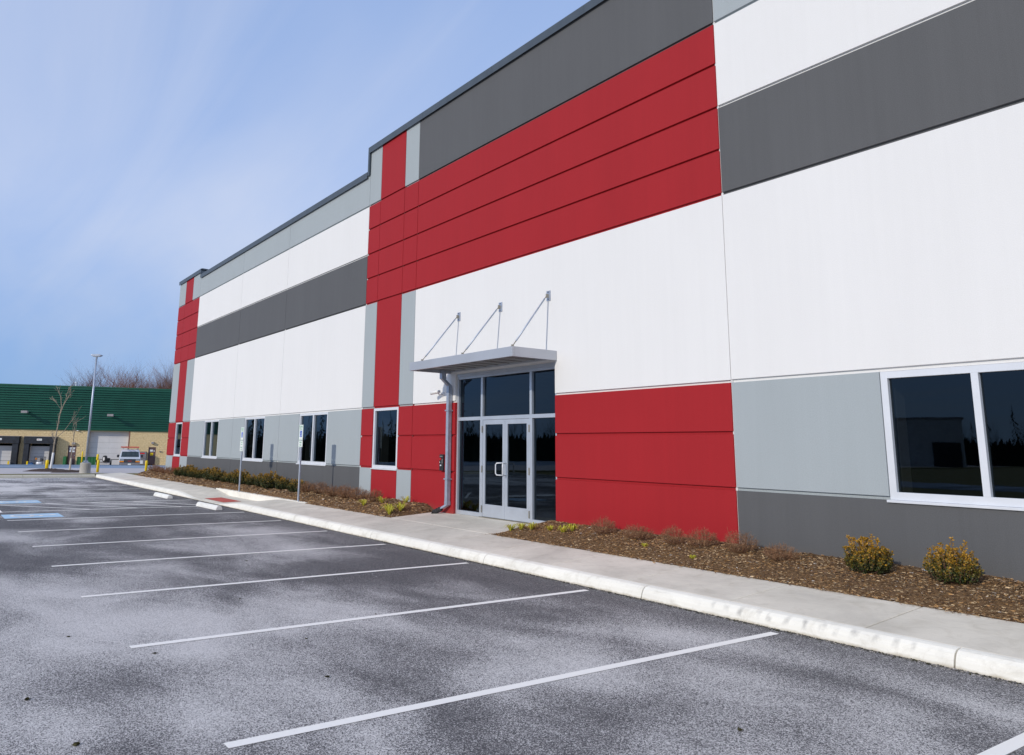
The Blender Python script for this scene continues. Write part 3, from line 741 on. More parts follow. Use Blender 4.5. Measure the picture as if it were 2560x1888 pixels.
# downspout
b = MB()
def duct(b, pts, wx, wy):
    for p, q in zip(pts, pts[1:]):
        k = len(b.v)
        for t in (p, q): b.v += [(t[0]-wx/2, t[1]-wy/2, t[2]), (t[0]+wx/2, t[1]-wy/2, t[2]), (t[0]+wx/2, t[1]+wy/2, t[2]), (t[0]-wx/2, t[1]+wy/2, t[2])]
        for j in range(4): b.f.append((k+j, k+(j+1) % 4, k+4+(j+1) % 4, k+4+j)); b.mi.append(0)
        b.f.append((k, k+1, k+2, k+3)); b.f.append((k+4, k+5, k+6, k+7)); b.mi += [0, 0]
XD = -15.47
duct(b, [(XD, -.26, 3.66), (XD, -.26, 3.46), (XD, -.072, 3.30), (XD, -.072, .60)], .100, .10)
dsp = hpart('downspout', b, M['galv'], bevel=.004)
b = MB(); b.box(XD-.06, XD+.06, -.32, -.20, 3.46, 3.60); hpart('conductor_head', b, M['galv'], dsp, bevel=.004)
b = MB(); duct(b, [(XD, -.072, .602), (XD, -.072, .52), (XD-.15, -.14, .43)], .108, .112); hpart('shoe', b, M['galv'], dsp, bevel=.004)
b = MB(); b.tube([(XD-.14, -.14, .43), (XD-.24, -.19, .375), (XD-.33, -.24, .345)], .055, 14)
for i in range(5):
    t = i/4; b.tube([(XD-.19-.15*t, -.165-.085*t, .405-.06*t), (XD-.20-.13*t, -.17-.075*t, .40-.06*t)], .062, 14)
hpart('drain_boot', b, M['rubber'], dsp, smooth=False)
for zz in (1.1, 2.7): hpart('strap', bx(XD-.075, XD+.075, -.142, -.002, zz, zz+.03), M['galv'], dsp)

# security camera and call box on the wall
camr = thing('security_camera', 'small white bullet security camera on the white wall beside the downspout', 'camera', (-15.86, 0, 3.13))
b = MB(); b.tube([(0, -.001, 0), (0, -.025, 0)], .055, 14); mk('mount', b, M['whitep'], camr, smooth=False)
b = MB(); b.tube([(0, -.02, 0), (-.01, -.09, -.02), (-.03, -.14, .03)], .018, 8); mk('arm', b, M['whitep'], camr, smooth=True)
b = MB(); b.tube([(.05, -.12, .055), (-.03, -.17, .045), (-.17, -.25, .02)], [.036, .045, .045], 12); mk('housing', b, M['whitep'], camr, smooth=True)
b = MB(); b.tube([(-.168, -.249, .02), (-.176, -.254, .018)], .034, 12); mk('lens', b, M['black'], camr)
kb = thing('call_box', 'black call box with a red button on the red wall left of the downspout', 'call box', (-15.81, 0, 1.49))
mk('housing', bx(-.085, .085, -.045, -.001, -.19, .19), M['black'], kb, bevel=.006)
b = MB(); b.tube([(-.025, -.045, .08), (-.025, -.062, .08)], .028, 14); mk('button', b, M['redlens'], kb)
mk('name_plate', bx(-.05, .01, -.05, -.045, -.085, -.055), M['alum'], kb)
b = MB()
for i in range(5): b.box(.02, .065, -.049, -.045, -.02+i*.022, -.01+i*.022)
b.box(-.055, .055, -.05, -.045, .135, .15)
mk('speaker_slots', b, M['vent'], kb)
mk('indicator', bx(-.07, -.05, -.05, -.045, -.01, .015), M['whitep'], kb)

# ------------------------------------------------------------------ parking signs
def park_sign(x, label, rows, pz):
    t = thing('parking_sign', label, 'sign', (x, -1.22, bed_z(x, -1.15)-.05))
    zb = t.location.z
    b = MB(); b.prism([(-.028, -.012), (-.028, .012), (-.018, .030), (.018, .030), (.028, .012), (.028, -.012), (.018, -.002), (-.018, -.002)], 2, 0, 2.44-zb)
    post = mk('post', b, M['galv'], t)
    b = MB(); b.box(-.15, .15, -.019, -.016, 2.0-zb, 2.447-zb); pl = mk('sign_plate', b, M['signw'], t)
    q = MB(); zt = 2.447-zb; zq = 2.0-zb
    for (xa, xb, za, zb_) in ((-.14, .14, zt-.014, zt-.009), (-.14, .14, zq+.009, zq+.014), (-.14, -.135, zq+.009, zt-.009), (.135, .14, zq+.009, zt-.009)): q.box(xa, xb, -.021, -.019, za, zb_)
    mk('border', q, M['signg'], pl)
    def line(txt, z, size, parent, wx):
        me = text_mesh(txt, size, M['signg'], .0006, sx=wx); me.transform(Matrix.Rotation(R(90), 4, 'X')); me.transform(Matrix.Translation((0, -.0205, z)))
        mk('lettering', me, M['signg'], parent)
    line('RESERVED', zt-.082, .062, pl, .80); line('PARKING', zt-.142, .05, pl, .85)
    q = MB(); q.box(-.072, .072, -.022, -.0192, zq+.095, zq+.275); sym = mk('symbol_panel', q, M['signb'], pl)
    q = MB(); isa(q, .005, zq+.185, .165, lambda u, v, z: (u, -.0235, v), 0); mk('wheelchair_symbol', q, M['signw'], sym, recalc=False)
    q = MB(); q.box(-.15, .15, -.019, -.016, pz-zb, 1.985-zb); p2 = mk('sign_plate', q, M['signw'], t)
    q = MB()
    for (xa, xb, za, zb_) in ((-.14, .14, 1.985-zb-.014, 1.985-zb-.009), (-.14, .14, pz-zb+.009, pz-zb+.014)): q.box(xa, xb, -.021, -.019, za, zb_)
    mk('border', q, M['signg'], p2)
    for (txt, z, s, wx) in rows: line(txt, z-zb, s, p2, wx)
park_sign(-21.62, 'nearer disabled parking sign on a steel post at the right end of the hedge', (('VAN', 1.905, .07, 1.2), ('ACCESSIBLE', 1.845, .04, .8)), 1.80)
park_sign(-26.86, 'farther disabled parking sign with tall lower plate standing in front of the evergreen hedge', (('VAN', 1.90, .07, 1.2), ('ACCESSIBLE', 1.84, .04, .8), ('MINIMUM', 1.74, .045, .9), ('FINE', 1.665, .055, 1.)), 1.62)

# wheel stops
def wheel_stop(x, y, label, rz):
    t = MB(); L_ = 1.83
    P = [(-.10, 0), (-.09, .05), (-.065, .10), (-.03, .125), (.03, .125), (.065, .10), (.09, .05), (.10, 0)]
    t.prism(P, 0, -L_/2, L_/2)
    o = one('wheel_stop', t, M['curb2w'], label, 'wheel stop', 'concrete wheel stops', bevel=.012); o.location = (x, y, .001); o.rotation_euler = (0, 0, rz); return o
M['curb2w'] = concrete('wheel_stop_concrete', (.80, .79, .75), .05)
wheel_stop(-23.42, -3.24, 'white concrete wheel stop nearest the camera, beside the red ramp pad', R(1.5))
wheel_stop(-28.72, -3.28, 'white concrete wheel stop farther off, beyond the hatched aisle', R(1))

# loose clods on the asphalt
for i, (x, y, s) in enumerate(((-5.2, -6.4, .022), (-5.9, -9.1, .03), (-6.3, -9.6, .03), (-7.9, -7.35, .02), (-11.6, -7.8, .02), (-9.1, -8.0, .02))):
    pass
CL = [(-3.53, -5.52, .032), (-6.10, -7.35, .032), (-6.72, -9.42, .04), (-5.60, -9.25, .04), (-7.55, -8.35, .03), (-7.35, -7.0, .022), (-9.6, -6.9, .022), (-8.0, -5.9, .02), (-12.6, -5.8, .025), (-8.6, -8.9, .025)]
CLL = ['dark clod of dried leaves in the nearest stall, right of the first white line', 'dark clod in the second stall, left of centre', 'dark clod at the left edge of the picture, lower one', 'dark clod at the left edge of the picture, lowest', 'dark clod left of the outer end of the second line', 'small dark clod in the middle of the second stall', 'small dark clod beyond the second line', 'small dark clod in the third stall', 'small dark clod far off between the white lines', 'small dark clod by the outer end of the third line']
for i, (x, y, s) in enumerate(CL):
    one('leaf_clod', clod(0, 0, s, i), M['clod'], CLL[i], 'debris', 'clods on the asphalt', loc=(x, y, 0), recalc=False)

# ------------------------------------------------------------------ shrubs
def evergreen(seed, n_sh, n_leaf, w_=.34, h_=.46, ls=1.0, gt=.78):
    rd = random.Random(seed); lf = MB(); st = MB()
    for i in range(n_sh):
        a_ = i*2.39996+rd.uniform(-.3, .3); u = (i+.5)/n_sh; ph = math.acos(1-u*1.05)      # angle from straight up
        rr_ = rd.uniform(.68, 1.06)*(1.0+(rd.uniform(.1, .32) if rd.random() < .2 and ph < 1.1 else 0))
        bul = 1.0
        tip = Vector((w_*math.sin(ph)*math.cos(a_)*rr_, w_*math.sin(ph)*math.sin(a_)*rr_, h_*(.30+.70*math.cos(ph))*rr_))
        base = Vector((.04*math.cos(a_), .04*math.sin(a_), .01)); mid = base.lerp(tip, .5)+Vector((tip.x*.18, tip.y*.18, -.02))
        up_t = tip+Vector((tip.x*.05, tip.y*.05, .05*rd.uniform(.3, 1.2)))
        st.tube([base, mid, tip, up_t], [.004, .003, .002, .001], 3, cap=False)
        for k in range(n_leaf):
            t = .30+.70*(k/n_leaf)**.7
            p = base.lerp(mid, t*2) if t < .5 else (mid.lerp(tip, (t-.5)/.32) if t < .82 else tip.lerp(up_t, (t-.82)/.18))
            p = p+Vector((rd.gauss(0, .018), rd.gauss(0, .018), rd.gauss(0, .012)))*(1.25-t)
            an = k*2.4+rd.uniform(-.6, .6); dr = Vector((math.cos(an), math.sin(an), rd.uniform(.1, 1.2))).normalized()
            L_ = ls*rd.uniform(.018, .032); sd_ = dr.cross(Vector((rd.gauss(0, 1), rd.gauss(0, 1), rd.gauss(0, 1)))).normalized()*L_*.34
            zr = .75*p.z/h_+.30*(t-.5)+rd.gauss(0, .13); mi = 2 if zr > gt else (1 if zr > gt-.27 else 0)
            if p.z < .005: p.z = .01
            lf.quad([p, p+dr*L_*.5+sd_, p+dr*L_, p+dr*L_*.5-sd_], mi)
    return lf.mesh('foliage', [M['leaf_d'], M['leaf_m'], M['leaf_g']], recalc=False), st.mesh('stem', [M['bark2']], recalc=False)
def dormant(seed, n, w_=.24, h_=.30, th=.0018, m_=9):
    rd = random.Random(seed); b = MB()
    def tw(p, q, r0):
        d_ = (q-p); n_ = d_.cross(Vector((rd.gauss(0, 1), rd.gauss(0, 1), rd.gauss(0, 1)))).normalized()*r0
        b.quad([p-n_, p+n_, q+n_*.5, q-n_*.5], rd.choice((0, 0, 1)))
    lump = [(rd.uniform(0, 6.28), rd.uniform(.85, 1.2)) for _ in range(5)]
    for i in range(n):
        a_ = rd.uniform(0, 6.28); ph = math.asin(rd.uniform(.02, 1)); k_ = 1+.10*math.sin(3*a_+seed)
        tip = Vector((w_*math.cos(a_)*math.cos(ph)*k_, w_*math.sin(a_)*math.cos(ph)*k_, h_*(.42+.58*math.sin(ph))))*rd.uniform(.80, 1.04)
        base = Vector((.05*math.cos(a_), .05*math.sin(a_), 0)); mid = base.lerp(tip, .5)+Vector((tip.x*.10, tip.y*.10, -.01))
        tw(base, mid, th*1.3); tw(mid, tip, th*.9)
        for k in range(m_):
            p = mid.lerp(tip, rd.uniform(.35, 1.)); q = p+Vector((rd.gauss(0, .025), rd.gauss(0, .025), rd.gauss(.012, .02)))
            tw(p, q, th*.8)
    return b.mesh('twigs', [M['twig'], M['twig2']], recalc=False)
def plant(name, label, cat, loc, rz, parts, group, scale=1.0):
    t = thing(name, label, cat, loc, rz, group); t.scale = (scale,)*3
    for (n_, me) in parts:
        o = bpy.data.objects.new(n_, me); COL.objects.link(o); o.parent = t
    return t
for i, (x, y, lab, sd_, s_) in enumerate(((-5.30, -.52, 'larger golden green evergreen shrub by the dark grey wall under the big window', 1, 1.0), (-4.32, -.52, 'rightmost golden evergreen shrub, rounder, under the big window', 2, .97))):
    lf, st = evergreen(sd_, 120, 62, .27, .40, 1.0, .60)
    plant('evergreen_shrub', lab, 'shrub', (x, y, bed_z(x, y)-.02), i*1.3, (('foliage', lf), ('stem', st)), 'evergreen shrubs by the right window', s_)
evs = [evergreen(10+i, 95, 48, .34, .42, 1.5, .78) for i in range(3)]
EX = [-37.1, -36.0, -34.9, -33.9, -32.6, -31.5, -30.4, -29.5, -28.6, -27.6, -26.6, -25.6, -24.55, -23.5]
EL = ['first evergreen of the hedge, nearest the far corner of the building', 'second evergreen of the hedge from the far corner', 'third evergreen of the hedge from the far corner', 'fourth evergreen of the hedge from the far corner', 'fifth evergreen of the hedge, below the farther window pair', 'sixth evergreen of the hedge, left of the middle window', 'seventh evergreen of the hedge, below the middle window', 'eighth evergreen, under the middle window', 'evergreen just left of the farther parking sign', 'tall evergreen just right of the farther parking sign', 'golden evergreen second right of the farther sign post', 'small golden evergreen between the two sign posts', 'dark evergreen third from the nearer sign post', 'dark round evergreen right behind the nearer sign post']
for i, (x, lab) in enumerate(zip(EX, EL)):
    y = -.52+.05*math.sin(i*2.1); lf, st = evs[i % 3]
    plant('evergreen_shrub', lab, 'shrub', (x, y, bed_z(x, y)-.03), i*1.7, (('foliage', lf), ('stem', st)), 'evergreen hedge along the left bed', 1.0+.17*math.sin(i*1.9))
ds = [dormant(30+i, 150) for i in range(3)]; ds2 = [dormant(40+i, 150, .29, .38, .003) for i in range(2)]
DX = [(-9.94, 'first leafless reddish shrub right of the entrance, tallest of its row'), (-9.16, 'second leafless reddish shrub right of the entrance, broad and low'), (-8.39, 'third leafless reddish shrub right of the entrance'), (-7.86, 'fourth leafless reddish shrub right of the entrance'), (-7.18, 'leafless reddish shrub at the line between red and dark grey wall'), (-6.52, 'leafless reddish shrub in front of the dark grey wall, lowest of its row')]
SCL = [(1.05, 1.05), (1.15, .85), (.95, 1.0), (1.12, .98), (1.08, 1.12), (1.2, .8)]
for i, ((x, lab), (s1, s2)) in enumerate(zip(DX, SCL)):
    t = plant('dormant_shrub', lab, 'shrub', (x, -.48, bed_z(x, -.48)-.02), i*2.1, (('twigs', ds[i % 3]),), 'leafless shrubs right of the entrance'); t.scale = (s1*.92, s1*.92, s2)
DX2 = [(-22.75, 'leafless shrub nearest the sign post, dense and reddish'), (-21.75, 'second leafless shrub right of the nearer sign post'), (-20.85, 'third leafless shrub right of the nearer sign post'), (-20.05, 'fourth leafless shrub, before the dark grey wall end'), (-19.25, 'leafless shrub in front of the light grey strip left of the narrow window'), (-18.3, 'leafless shrub under the narrow window, last before the grass tufts'), (-42.6, 'leafless shrub at the far corner of the building, outermost'), (-41.6, 'leafless shrub at the far corner under the narrow window'), (-40.4, 'leafless shrub before the red stripe at the far corner'), (-39.1, 'leafless shrub between the far corner and the hedge')]
for i, (x, lab) in enumerate(DX2):
    y = -.50
    t = plant('dormant_shrub', lab, 'shrub', (x, y, bed_z(x, y)-.02), i*2.1, (('twigs', ds2[i % 2]),), 'leafless shrubs along the left bed', 1.0+.08*math.sin(i*2.3))
def tuft(seed, n=26, s=.16):
    rd = random.Random(seed); b = MB()
    for i in range(n):
        a_ = rd.uniform(0, 6.28); L_ = s*rd.uniform(.6, 1.15); d_ = Vector((math.cos(a_), math.sin(a_), 0)); p = d_*rd.uniform(0, .03); q = p+d_*L_*.45+Vector((0, 0, L_*.7)); r_ = p+d_*L_+Vector((0, 0, L_*rd.uniform(.15, .55)))
        n_ = Vector((-d_.y, d_.x, 0))*.006; b.quad([p-n_, p+n_, q+n_, q-n_], 0); b.quad([q-n_, q+n_, r_], rd.choice((0, 0, 1)))
    return b
TF = [(-18.0, -.95, .2), (-17.85, -.50, .2), (-16.35, -1.12, .28), (-17.0, -.30, .22), (-16.3, -.85, .26), (-16.65, -1.0, .22), (-11.87, -.98, .17), (-11.62, -.93, .16), (-11.42, -.85, .16), (-10.95, -.80, .12), (-10.62, -.78, .15), (-10.58, -.60, .18), (-8.55, -.95, .06), (-7.6, -1.0, .06)]
TL = ['yellow green grass tuft at the left of its bed, under the narrow window', 'yellow green grass tuft close to the wall under the narrow window', 'big yellow grass tuft at the sidewalk corner of the left bed', 'yellow green grass tuft by the light grey strip', 'bright yellow grass tuft near the entrance end of the left bed', 'orange yellow grass tuft at the sidewalk edge of the left bed', 'bright grass tuft at the left tip of the right bed', 'second bright grass tuft from the left tip of the right bed', 'third bright grass tuft from the left tip of the right bed', 'small faint grass tuft in the right bed', 'bright grass tuft left of the first leafless shrub, nearer the sidewalk', 'bright upright grass tuft left of the first leafless shrub', 'tiny green sprout in mulch below the third leafless shrub', 'tiny green sprout in mulch below the fifth leafless shrub']
for i, ((x, y, s), lab) in enumerate(zip(TF, TL)):
    one('grass_tuft', tuft(60+i, 34, s), [M['blade'], M['leaf_g']], lab, 'grass tuft', 'yellow grass tufts in the mulch', loc=(x, y, bed_z(x, y)), recalc=False)

# ------------------------------------------------------------------ lamp post, bollards, saplings
lp = thing('lamp_post', 'tall grey steel lamp post on a round concrete base at the end of the lot', 'lamp post', (-48.68, -2.80, .14))
b = MB(); b.tube([(0, 0, 0), (0, 0, .56), (0, 0, .58)], [.285, .285, .265], 28); mk('base', b, M['conc'], lp)
mk('base_plate', bx(-.17, .17, -.17, .17, .58, .62), M['galv'], lp)
mk('base_cover', bx(-.11, .11, -.11, .11, .62, .70), M['galv'], lp, bevel=.02)
b = MB(); b.tube([(0, 0, .62), (0, 0, 6.56)], [.062, .048], 10); mk('pole', b, M['galv'], lp, smooth=True)
b = MB(); b.tube([(0, 0, 6.5), (0, 0, 6.62)], .06, 10); mk('collar', b, M['galv'], lp)
mt_ = Matrix.Rotation(R(70), 4, 'Z') @ Matrix.Rotation(R(-8), 4, 'Y')
b = MB(); k0 = len(b.v); b.prism([(-.30, 6.69), (-.2, 6.625), (.2, 6.625), (.32, 6.70), (.18, 6.76), (-.24, 6.75)], 1, -.15, .15)
b.v = [tuple(Matrix.Rotation(R(62), 4, 'Z') @ Vector(p)) for p in b.v]; hd = mk('lamp_head', b, M['galv'], lp, bevel=.02)
b = MB(); b.box(-.18, .18, -.12, .12, 6.61, 6.622); b.v = [tuple(Matrix.Rotation(R(62), 4, 'Z') @ Vector(p)) for p in b.v]; mk('lens', b, M['signw'], hd)
def bollard(x, y, z, h_, r_, label, lean=0):
    b = MB(); b.tube([(0, 0, 0), (0, 0, h_-r_*.5), (0, 0, h_-r_*.15), (0, 0, h_)], [r_, r_, r_*.8, r_*.3], 18)
    o = one('bollard', b, M['yellow'], label, 'bollard', 'yellow bollards', smooth=True); o.location = (x, y, z); o.rotation_euler = (lean, 0, 0)
bollard(-53.63, -4.18, .12, .66, .09, 'yellow bollard in front of the second dock, left of the white wrapped sapling')
bollard(-50.02, -1.93, .12, .74, .075, 'yellow bollard just right of the lamp post base, front one of two')
bollard(-48.41, .40, .12, .74, .075, 'yellow bollard right of the van, near the building corner')

def bare_tree(seed, h_, spread, levels, n_first, rad, up_=.75, sides=4, twig_n=3, mats=('bark',)):
    rd = random.Random(seed); tr = MB(); cr_ = MB()
    def br(p, d_, L_, r_, lev):
        n = 3; pts = [p]; rs = [r_]; q = p; dd = d_
        for i in range(n):
            dd = (dd+Vector((rd.gauss(0, .10), rd.gauss(0, .10), .06*up_))).normalized(); q = q+dd*L_/n; pts.append(q); rs.append(r_*(1-.55*(i+1)/n))
        (tr if lev == 0 else cr_).tube(pts, rs, sides if lev < 2 else 3, cap=False)
        if lev < levels:
            for i in range(n_first if lev == 0 else twig_n):
                t = rd.uniform(.35 if lev == 0 else .15, 1.); k = min(n-1, int(t*n)); o = pts[k].lerp(pts[k+1], t*n-k)
                a_ = rd.uniform(0, 6.28); side = dd.cross(Vector((math.cos(a_), math.sin(a_), .3))).normalized()
                nd = (dd*up_+side*spread+Vector((0, 0, .25*up_))).normalized(); br(o, nd, L_*rd.uniform(.45, .72), r_*.45*(1-.3*t), lev+1)
    br(Vector((0, 0, 0)), Vector((0, 0, 1)), h_, rad, 0)
    return tr, cr_
# sapling with white wrap
def limb_tree(t, limbs, rad0, seed, tw_n):
    rd = random.Random(seed); tr = MB(); cr_ = MB()
    for k, (pts, ra, rb) in enumerate(limbs):
        n = len(pts); mbx = tr if k == 0 else cr_
        mbx.tube(pts, [ra+(rb-ra)*i/(n-1) for i in range(n)], 7 if k == 0 else 5, cap=False)
        for i in range(tw_n):
            u = rd.uniform(.35, 1.); s = u*(n-1); j = min(n-2, int(s)); p = Vector(pts[j]).lerp(Vector(pts[j+1]), s-j)
            d_ = (Vector(pts[j+1])-Vector(pts[j])).normalized(); nd = (d_+Vector((rd.gauss(0, .45), rd.gauss(0, .5), rd.uniform(-.1, .4)))).normalized(); L_ = rd.uniform(.2, .55)
            q = p+nd*L_; cr_.tube([p, p.lerp(q, .5)+Vector((0, 0, .03)), q], [.010, .008, .005], 3, cap=False)
            for _ in range(2):
                s2 = p.lerp(q, rd.uniform(.3, .9)); q2 = s2+(nd+Vector((rd.gauss(0, .5), rd.gauss(0, .5), rd.uniform(0, .4)))).normalized()*L_*.45; cr_.tube([s2, q2], [.006, .004], 3, cap=False)
    mk('trunk', tr, M['bark'], t); mk('crown', cr_, M['bark'], t)
# in local coordinates x' = to the right as seen, z up (object turned to face the lot)
s1 = thing('sapling', 'leaning bare sapling with white trunk wrap by the loading docks', 'tree', (-53.26, -4.0, .10), R(55))
limb_tree(s1, [([(0, 0, 0), (.05, 0, .9), (.06, 0, 1.7), (.14, 0, 2.6), (.20, 0, 3.4)], .055, .03),
               ([(.20, 0, 3.35), (.22, .05, 3.9), (.08, .1, 4.5), (-.18, .1, 5.0)], .028, .010), ([(.20, 0, 3.4), (.42, -.1, 4.0), (.62, -.1, 4.4), (.80, -.1, 4.75)], .026, .010),
               ([(.07, 0, 1.95), (.5, .1, 2.4), (.95, .1, 3.1), (1.25, .1, 3.55)], .022, .008), ([(.30, -.05, 3.7), (.52, -.1, 4.4), (.58, 0, 5.1)], .018, .008), ([(.16, 0, 3.8), (-.02, -.1, 4.1), (-.2, -.1, 4.25)], .012, .006), ([(.05, 0, 1.8), (-.12, .05, 2.1)], .012, .006)], .05, 5, 7)
b = MB(); b.tube([(0, 0, .02), (.045, 0, .8), (.053, 0, 1.12)], [.075, .068, .062], 12); mk('trunk_wrap', b, M['wrap'], s1)
s2_ = thing('sapling', 'thin reddish sapling with tan trunk wrap between the docks and the lamp post', 'tree', (-51.60, -3.18, .10), R(55))
limb_tree(s2_, [([(0, 0, 0), (0, 0, .9), (.03, 0, 1.8), (.04, 0, 2.5)], .035, .016), ([(.03, 0, 2.0), (-.08, 0, 2.5), (-.05, 0, 3.1)], .010, .005), ([(.03, 0, 2.1), (.12, 0, 2.6), (.12, 0, 3.2)], .010, .005), ([(.04, 0, 2.4), (.02, 0, 3.3)], .010, .004)], .04, 9, 3)
b = MB(); b.tube([(0, 0, .02), (0, 0, .62), (.01, 0, .82)], [.060, .056, .05], 10); mk('trunk_wrap', b, M['wrap2'], s2_)
def mound(x, y, rx, ry, h_, label, seed):
    b = MB(); n, mm = 26, 8
    for i in range(mm+1):
        for j in range(n):
            t = 2*math.pi*j/n; r_ = i/mm*(1+.12*math.sin(3*t+seed)); zz = h_*(1-(i/mm)**2)*(1+.35*mnoise.noise(Vector((i*.7, j*.9, seed))))
            b.v.append((rx*r_*math.cos(t), ry*r_*math.sin(t), zz-.02))
    for i in range(mm):
        for j in range(n): b.f.append((i*n+j, i*n+(j+1) % n, (i+1)*n+(j+1) % n, (i+1)*n+j)); b.mi.append(0)
    one('mulch_mound', b, M['soil'], label, 'mulch mound', 'mulch mounds at the saplings', loc=(x, y, .15), smooth=True, recalc=False)
mound(-52.2, -4.2, 1.1, 1.35, .17, 'low dark mulch mound at the foot of the white wrapped sapling', 1); mound(-50.3, -3.35, .9, 1.15, .14, 'low dark mulch mound between the thin sapling and the lamp post', 4)

# ------------------------------------------------------------------ green roofed building
GR = math.atan2(GE.y, GE.x)
gb = thing('dock_building', 'low tan block building with loading docks and tall green ribbed metal fascia', 'building', (GA.x, GA.y, 0), GR)
def gp(name, mb, mat, parent=None, **kw): return mk(name, mb, mat, parent or gb, **kw)
# local: x right along wall, y away from the viewer, z up.  wall face at y=0
XL, XR = -20, 40
openings = [(-1.45, 1.16, -.58, 1.65), (2.73, 4.84, -.58, 1.65), (6.51, 7.36, -.52, 1.50), (8.52, 12.65, -.58, 3.12), (14.85, 15.65, -.52, 1.44)]
for k in range(1, 4): openings.append((-1.45-4.2*k, 1.16-4.2*k, -.58, 1.65))
openings.sort()
b = MB(); xp = XL; 
# wall is courses of split-face block; courses are built as uneven rows (one mesh past the size that can be picked apart)
rd = random.Random(5); rows = []
zc_ = -.8
while zc_ < 3.35:
    zt_ = min(zc_+.19, 3.38); x = XL if False else -8.
    x = -8. + (0 if int(round((zc_+.8)/.2)) % 2 else -.2)
    while x < 20:
        xe = x+.39
        hit = any(x < o[1] and xe > o[0] and zc_ < o[3] for o in openings)
        if not hit:
            p = rd.uniform(0, .03); b.box(x+.004, xe-.004, -.02-p, .05, zc_+.004, zt_-.002)
        else:
            for o in openings:
                if zc_ < o[3]:
                    if x < o[0] < xe: b.box(x+.004, o[0], -.03, .05, zc_+.004, zt_-.002)
                    if x < o[1] < xe: b.box(o[1], xe-.004, -.03, .05, zc_+.004, zt_-.002)
        x += .4
    zc_ += .2
gp('block_courses', b, M['block'], kind='stuff')
b = MB(); xs_ = XL
for o in openings:
    if o[0] > xs_: b.box(xs_, o[0], 0, .68, -.9, 3.4)
    if o[3] < 3.38: b.box(o[0], o[1], 0, .68, o[3], 3.4)
    xs_ = o[1]
b.box(xs_, XR, 0, .3, -.9, 3.4); gp('wall', b, M['block'])
# fascia: horizontal ribs (each one a plank of metal)
zr = 3.30; RB_ = .262; i = 0
slope = .18
while zr < 7.9:
    y0 = (zr-3.3)*slope-.12
    b = MB(); b.prism([(y0-.13, zr+.006), (y0-.135, zr+.11), (y0+.05, zr+.13), (y0+.065, zr+RB_-.002), (y0+.12, zr+RB_-.002), (y0+.12, zr+.006)], 0, XL, XR)
    gp('roof_rib', b, M['green']); zr += RB_; i += 1
b = MB(); yt = (zr-3.3)*slope-.14; b.box(XL, XR, yt-.03, yt+.3, zr, zr+.16); gp('ridge_cap', b, M['green_d'])
b = MB(); b.box(XL, XR, -.18, -.005, 3.19, 3.295); gp('eave_trim', b, M['green_d'])
b = MB(); b.box(XL, XR, .3, 30, 3.4, 3.5); b.box(XL, XR, 29.7, 30, -.9, 3.4); b.box(XL, XL+.3, .31, 29.69, -.9, 3.4); b.box(XR-.3, XR, .31, 29.69, -.9, 3.4); b.quad([(XL, yt+.3, zr), (XR, yt+.3, zr), (XR, 12, 3.5), (XL, 12, 3.5)])
gp('rear_roof', b, M['green_d'], recalc=False)
# vents on the fascia
for (vx, vz) in ((1.78, 5.05), (10.4, 4.9), (-8, 5.1)):
    yv = (vz-3.3)*slope-.15
    b = MB(); b.box(vx, vx+.62, yv-1.75, yv-1.25, vz-.12, vz+.13); v_ = gp('wall_light', b, M['vent'], bevel=.01)
    gp('arm', bx(vx+.19, vx+.43, yv-1.25, yv+.1, vz-.10, vz+.08), M['green_d'], v_)
for (px_) in (6.3,):
    b = MB(); b.tube([(px_+.13, 1.2, 6.6), (px_+.13, 1.2, 8.5)], .10, 12); b.tube([(px_+.13, 1.2, 8.5), (px_+.13, 1.2, 8.66)], .17, 12); gp('flue', b, M['alum2'])
# docks
def dock(x0, x1, full0, full1):
    b = MB(); b.box(full0, x0+.02, -.78, -.03, -.62, 1.66); b.box(x1-.02, full1, -.78, -.03, -.62, 1.66); b.box(full0-.05, full1+.05, -.86, -.03, 1.67, 2.42)
    s_ = gp('dock_shelter', b, M['pad_black'])
    gp('shelter_cap', bx(full0-.07, full1+.07, -.88, -.03, 2.425, 2.46), M['vent'], s_)
    dx_ = MB(); dr_ = None
    dr_ = gp('overhead_door', bx(x0, x1, .16, .22, -.6, -.22), M['doorw'])
    for k in range(1, 5): gp('door_section', bx(x0, x1, .16, .22, -.6+.42*k*.95+.012, -.6+.42*(k+1)*.95), M['doorw'], dr_)
    m_ = (full0+full1)/2-.05; pl = gp('logo_plate', bx(m_-.26, m_+.24, -.872, -.862, 2.0, 2.2), M['signw'], s_)
    q = MB(); q.prism([(m_-.22, 2.08), (m_-.12, 2.15), (m_-.02, 2.08)], 1, -.88, -.8725); gp('logo', q, M['redlens'], s_)
    q = MB(); q.box(m_+.0, m_+.2, -.876, -.8725, 2.07, 2.11); gp('logo_text', q, M['cab'], s_)
    for xx in (x0+.04, x1-.2): gp('bumper', bx(xx, xx+.15, -1.1, -.95, -.68, -.22), M['yellow'])
dock(2.73, 4.84, 2.27, 5.33); dock(-1.45, 1.16, -1.9, 1.70)
for k in range(1, 4): dock(-1.45-4.2*k, 1.16-4.2*k, -1.9-4.2*k, 1.70-4.2*k)
def man_door(x0, x1, zt, papers):
    dd = gp('door', bx(x0+.05, x1-.05, .06, .1, -.5, zt-.05), M['doorb'])
    b = MB(); b.box(x0, x0+.05, -.03, .12, -.52, zt); b.box(x1-.05, x1, -.03, .12, -.52, zt); b.box(x0+.05, x1-.05, -.03, .12, zt-.05, zt); gp('door_frame', b, M['doorb'], dd)
    for p in papers: gp('notice', bx(p[0], p[1], .05, .058, p[2], p[3]), p[4], dd)
    gp('handle', bx(x1-.17, x1-.1, .0, .06, .4, .46), M['galv'], dd)
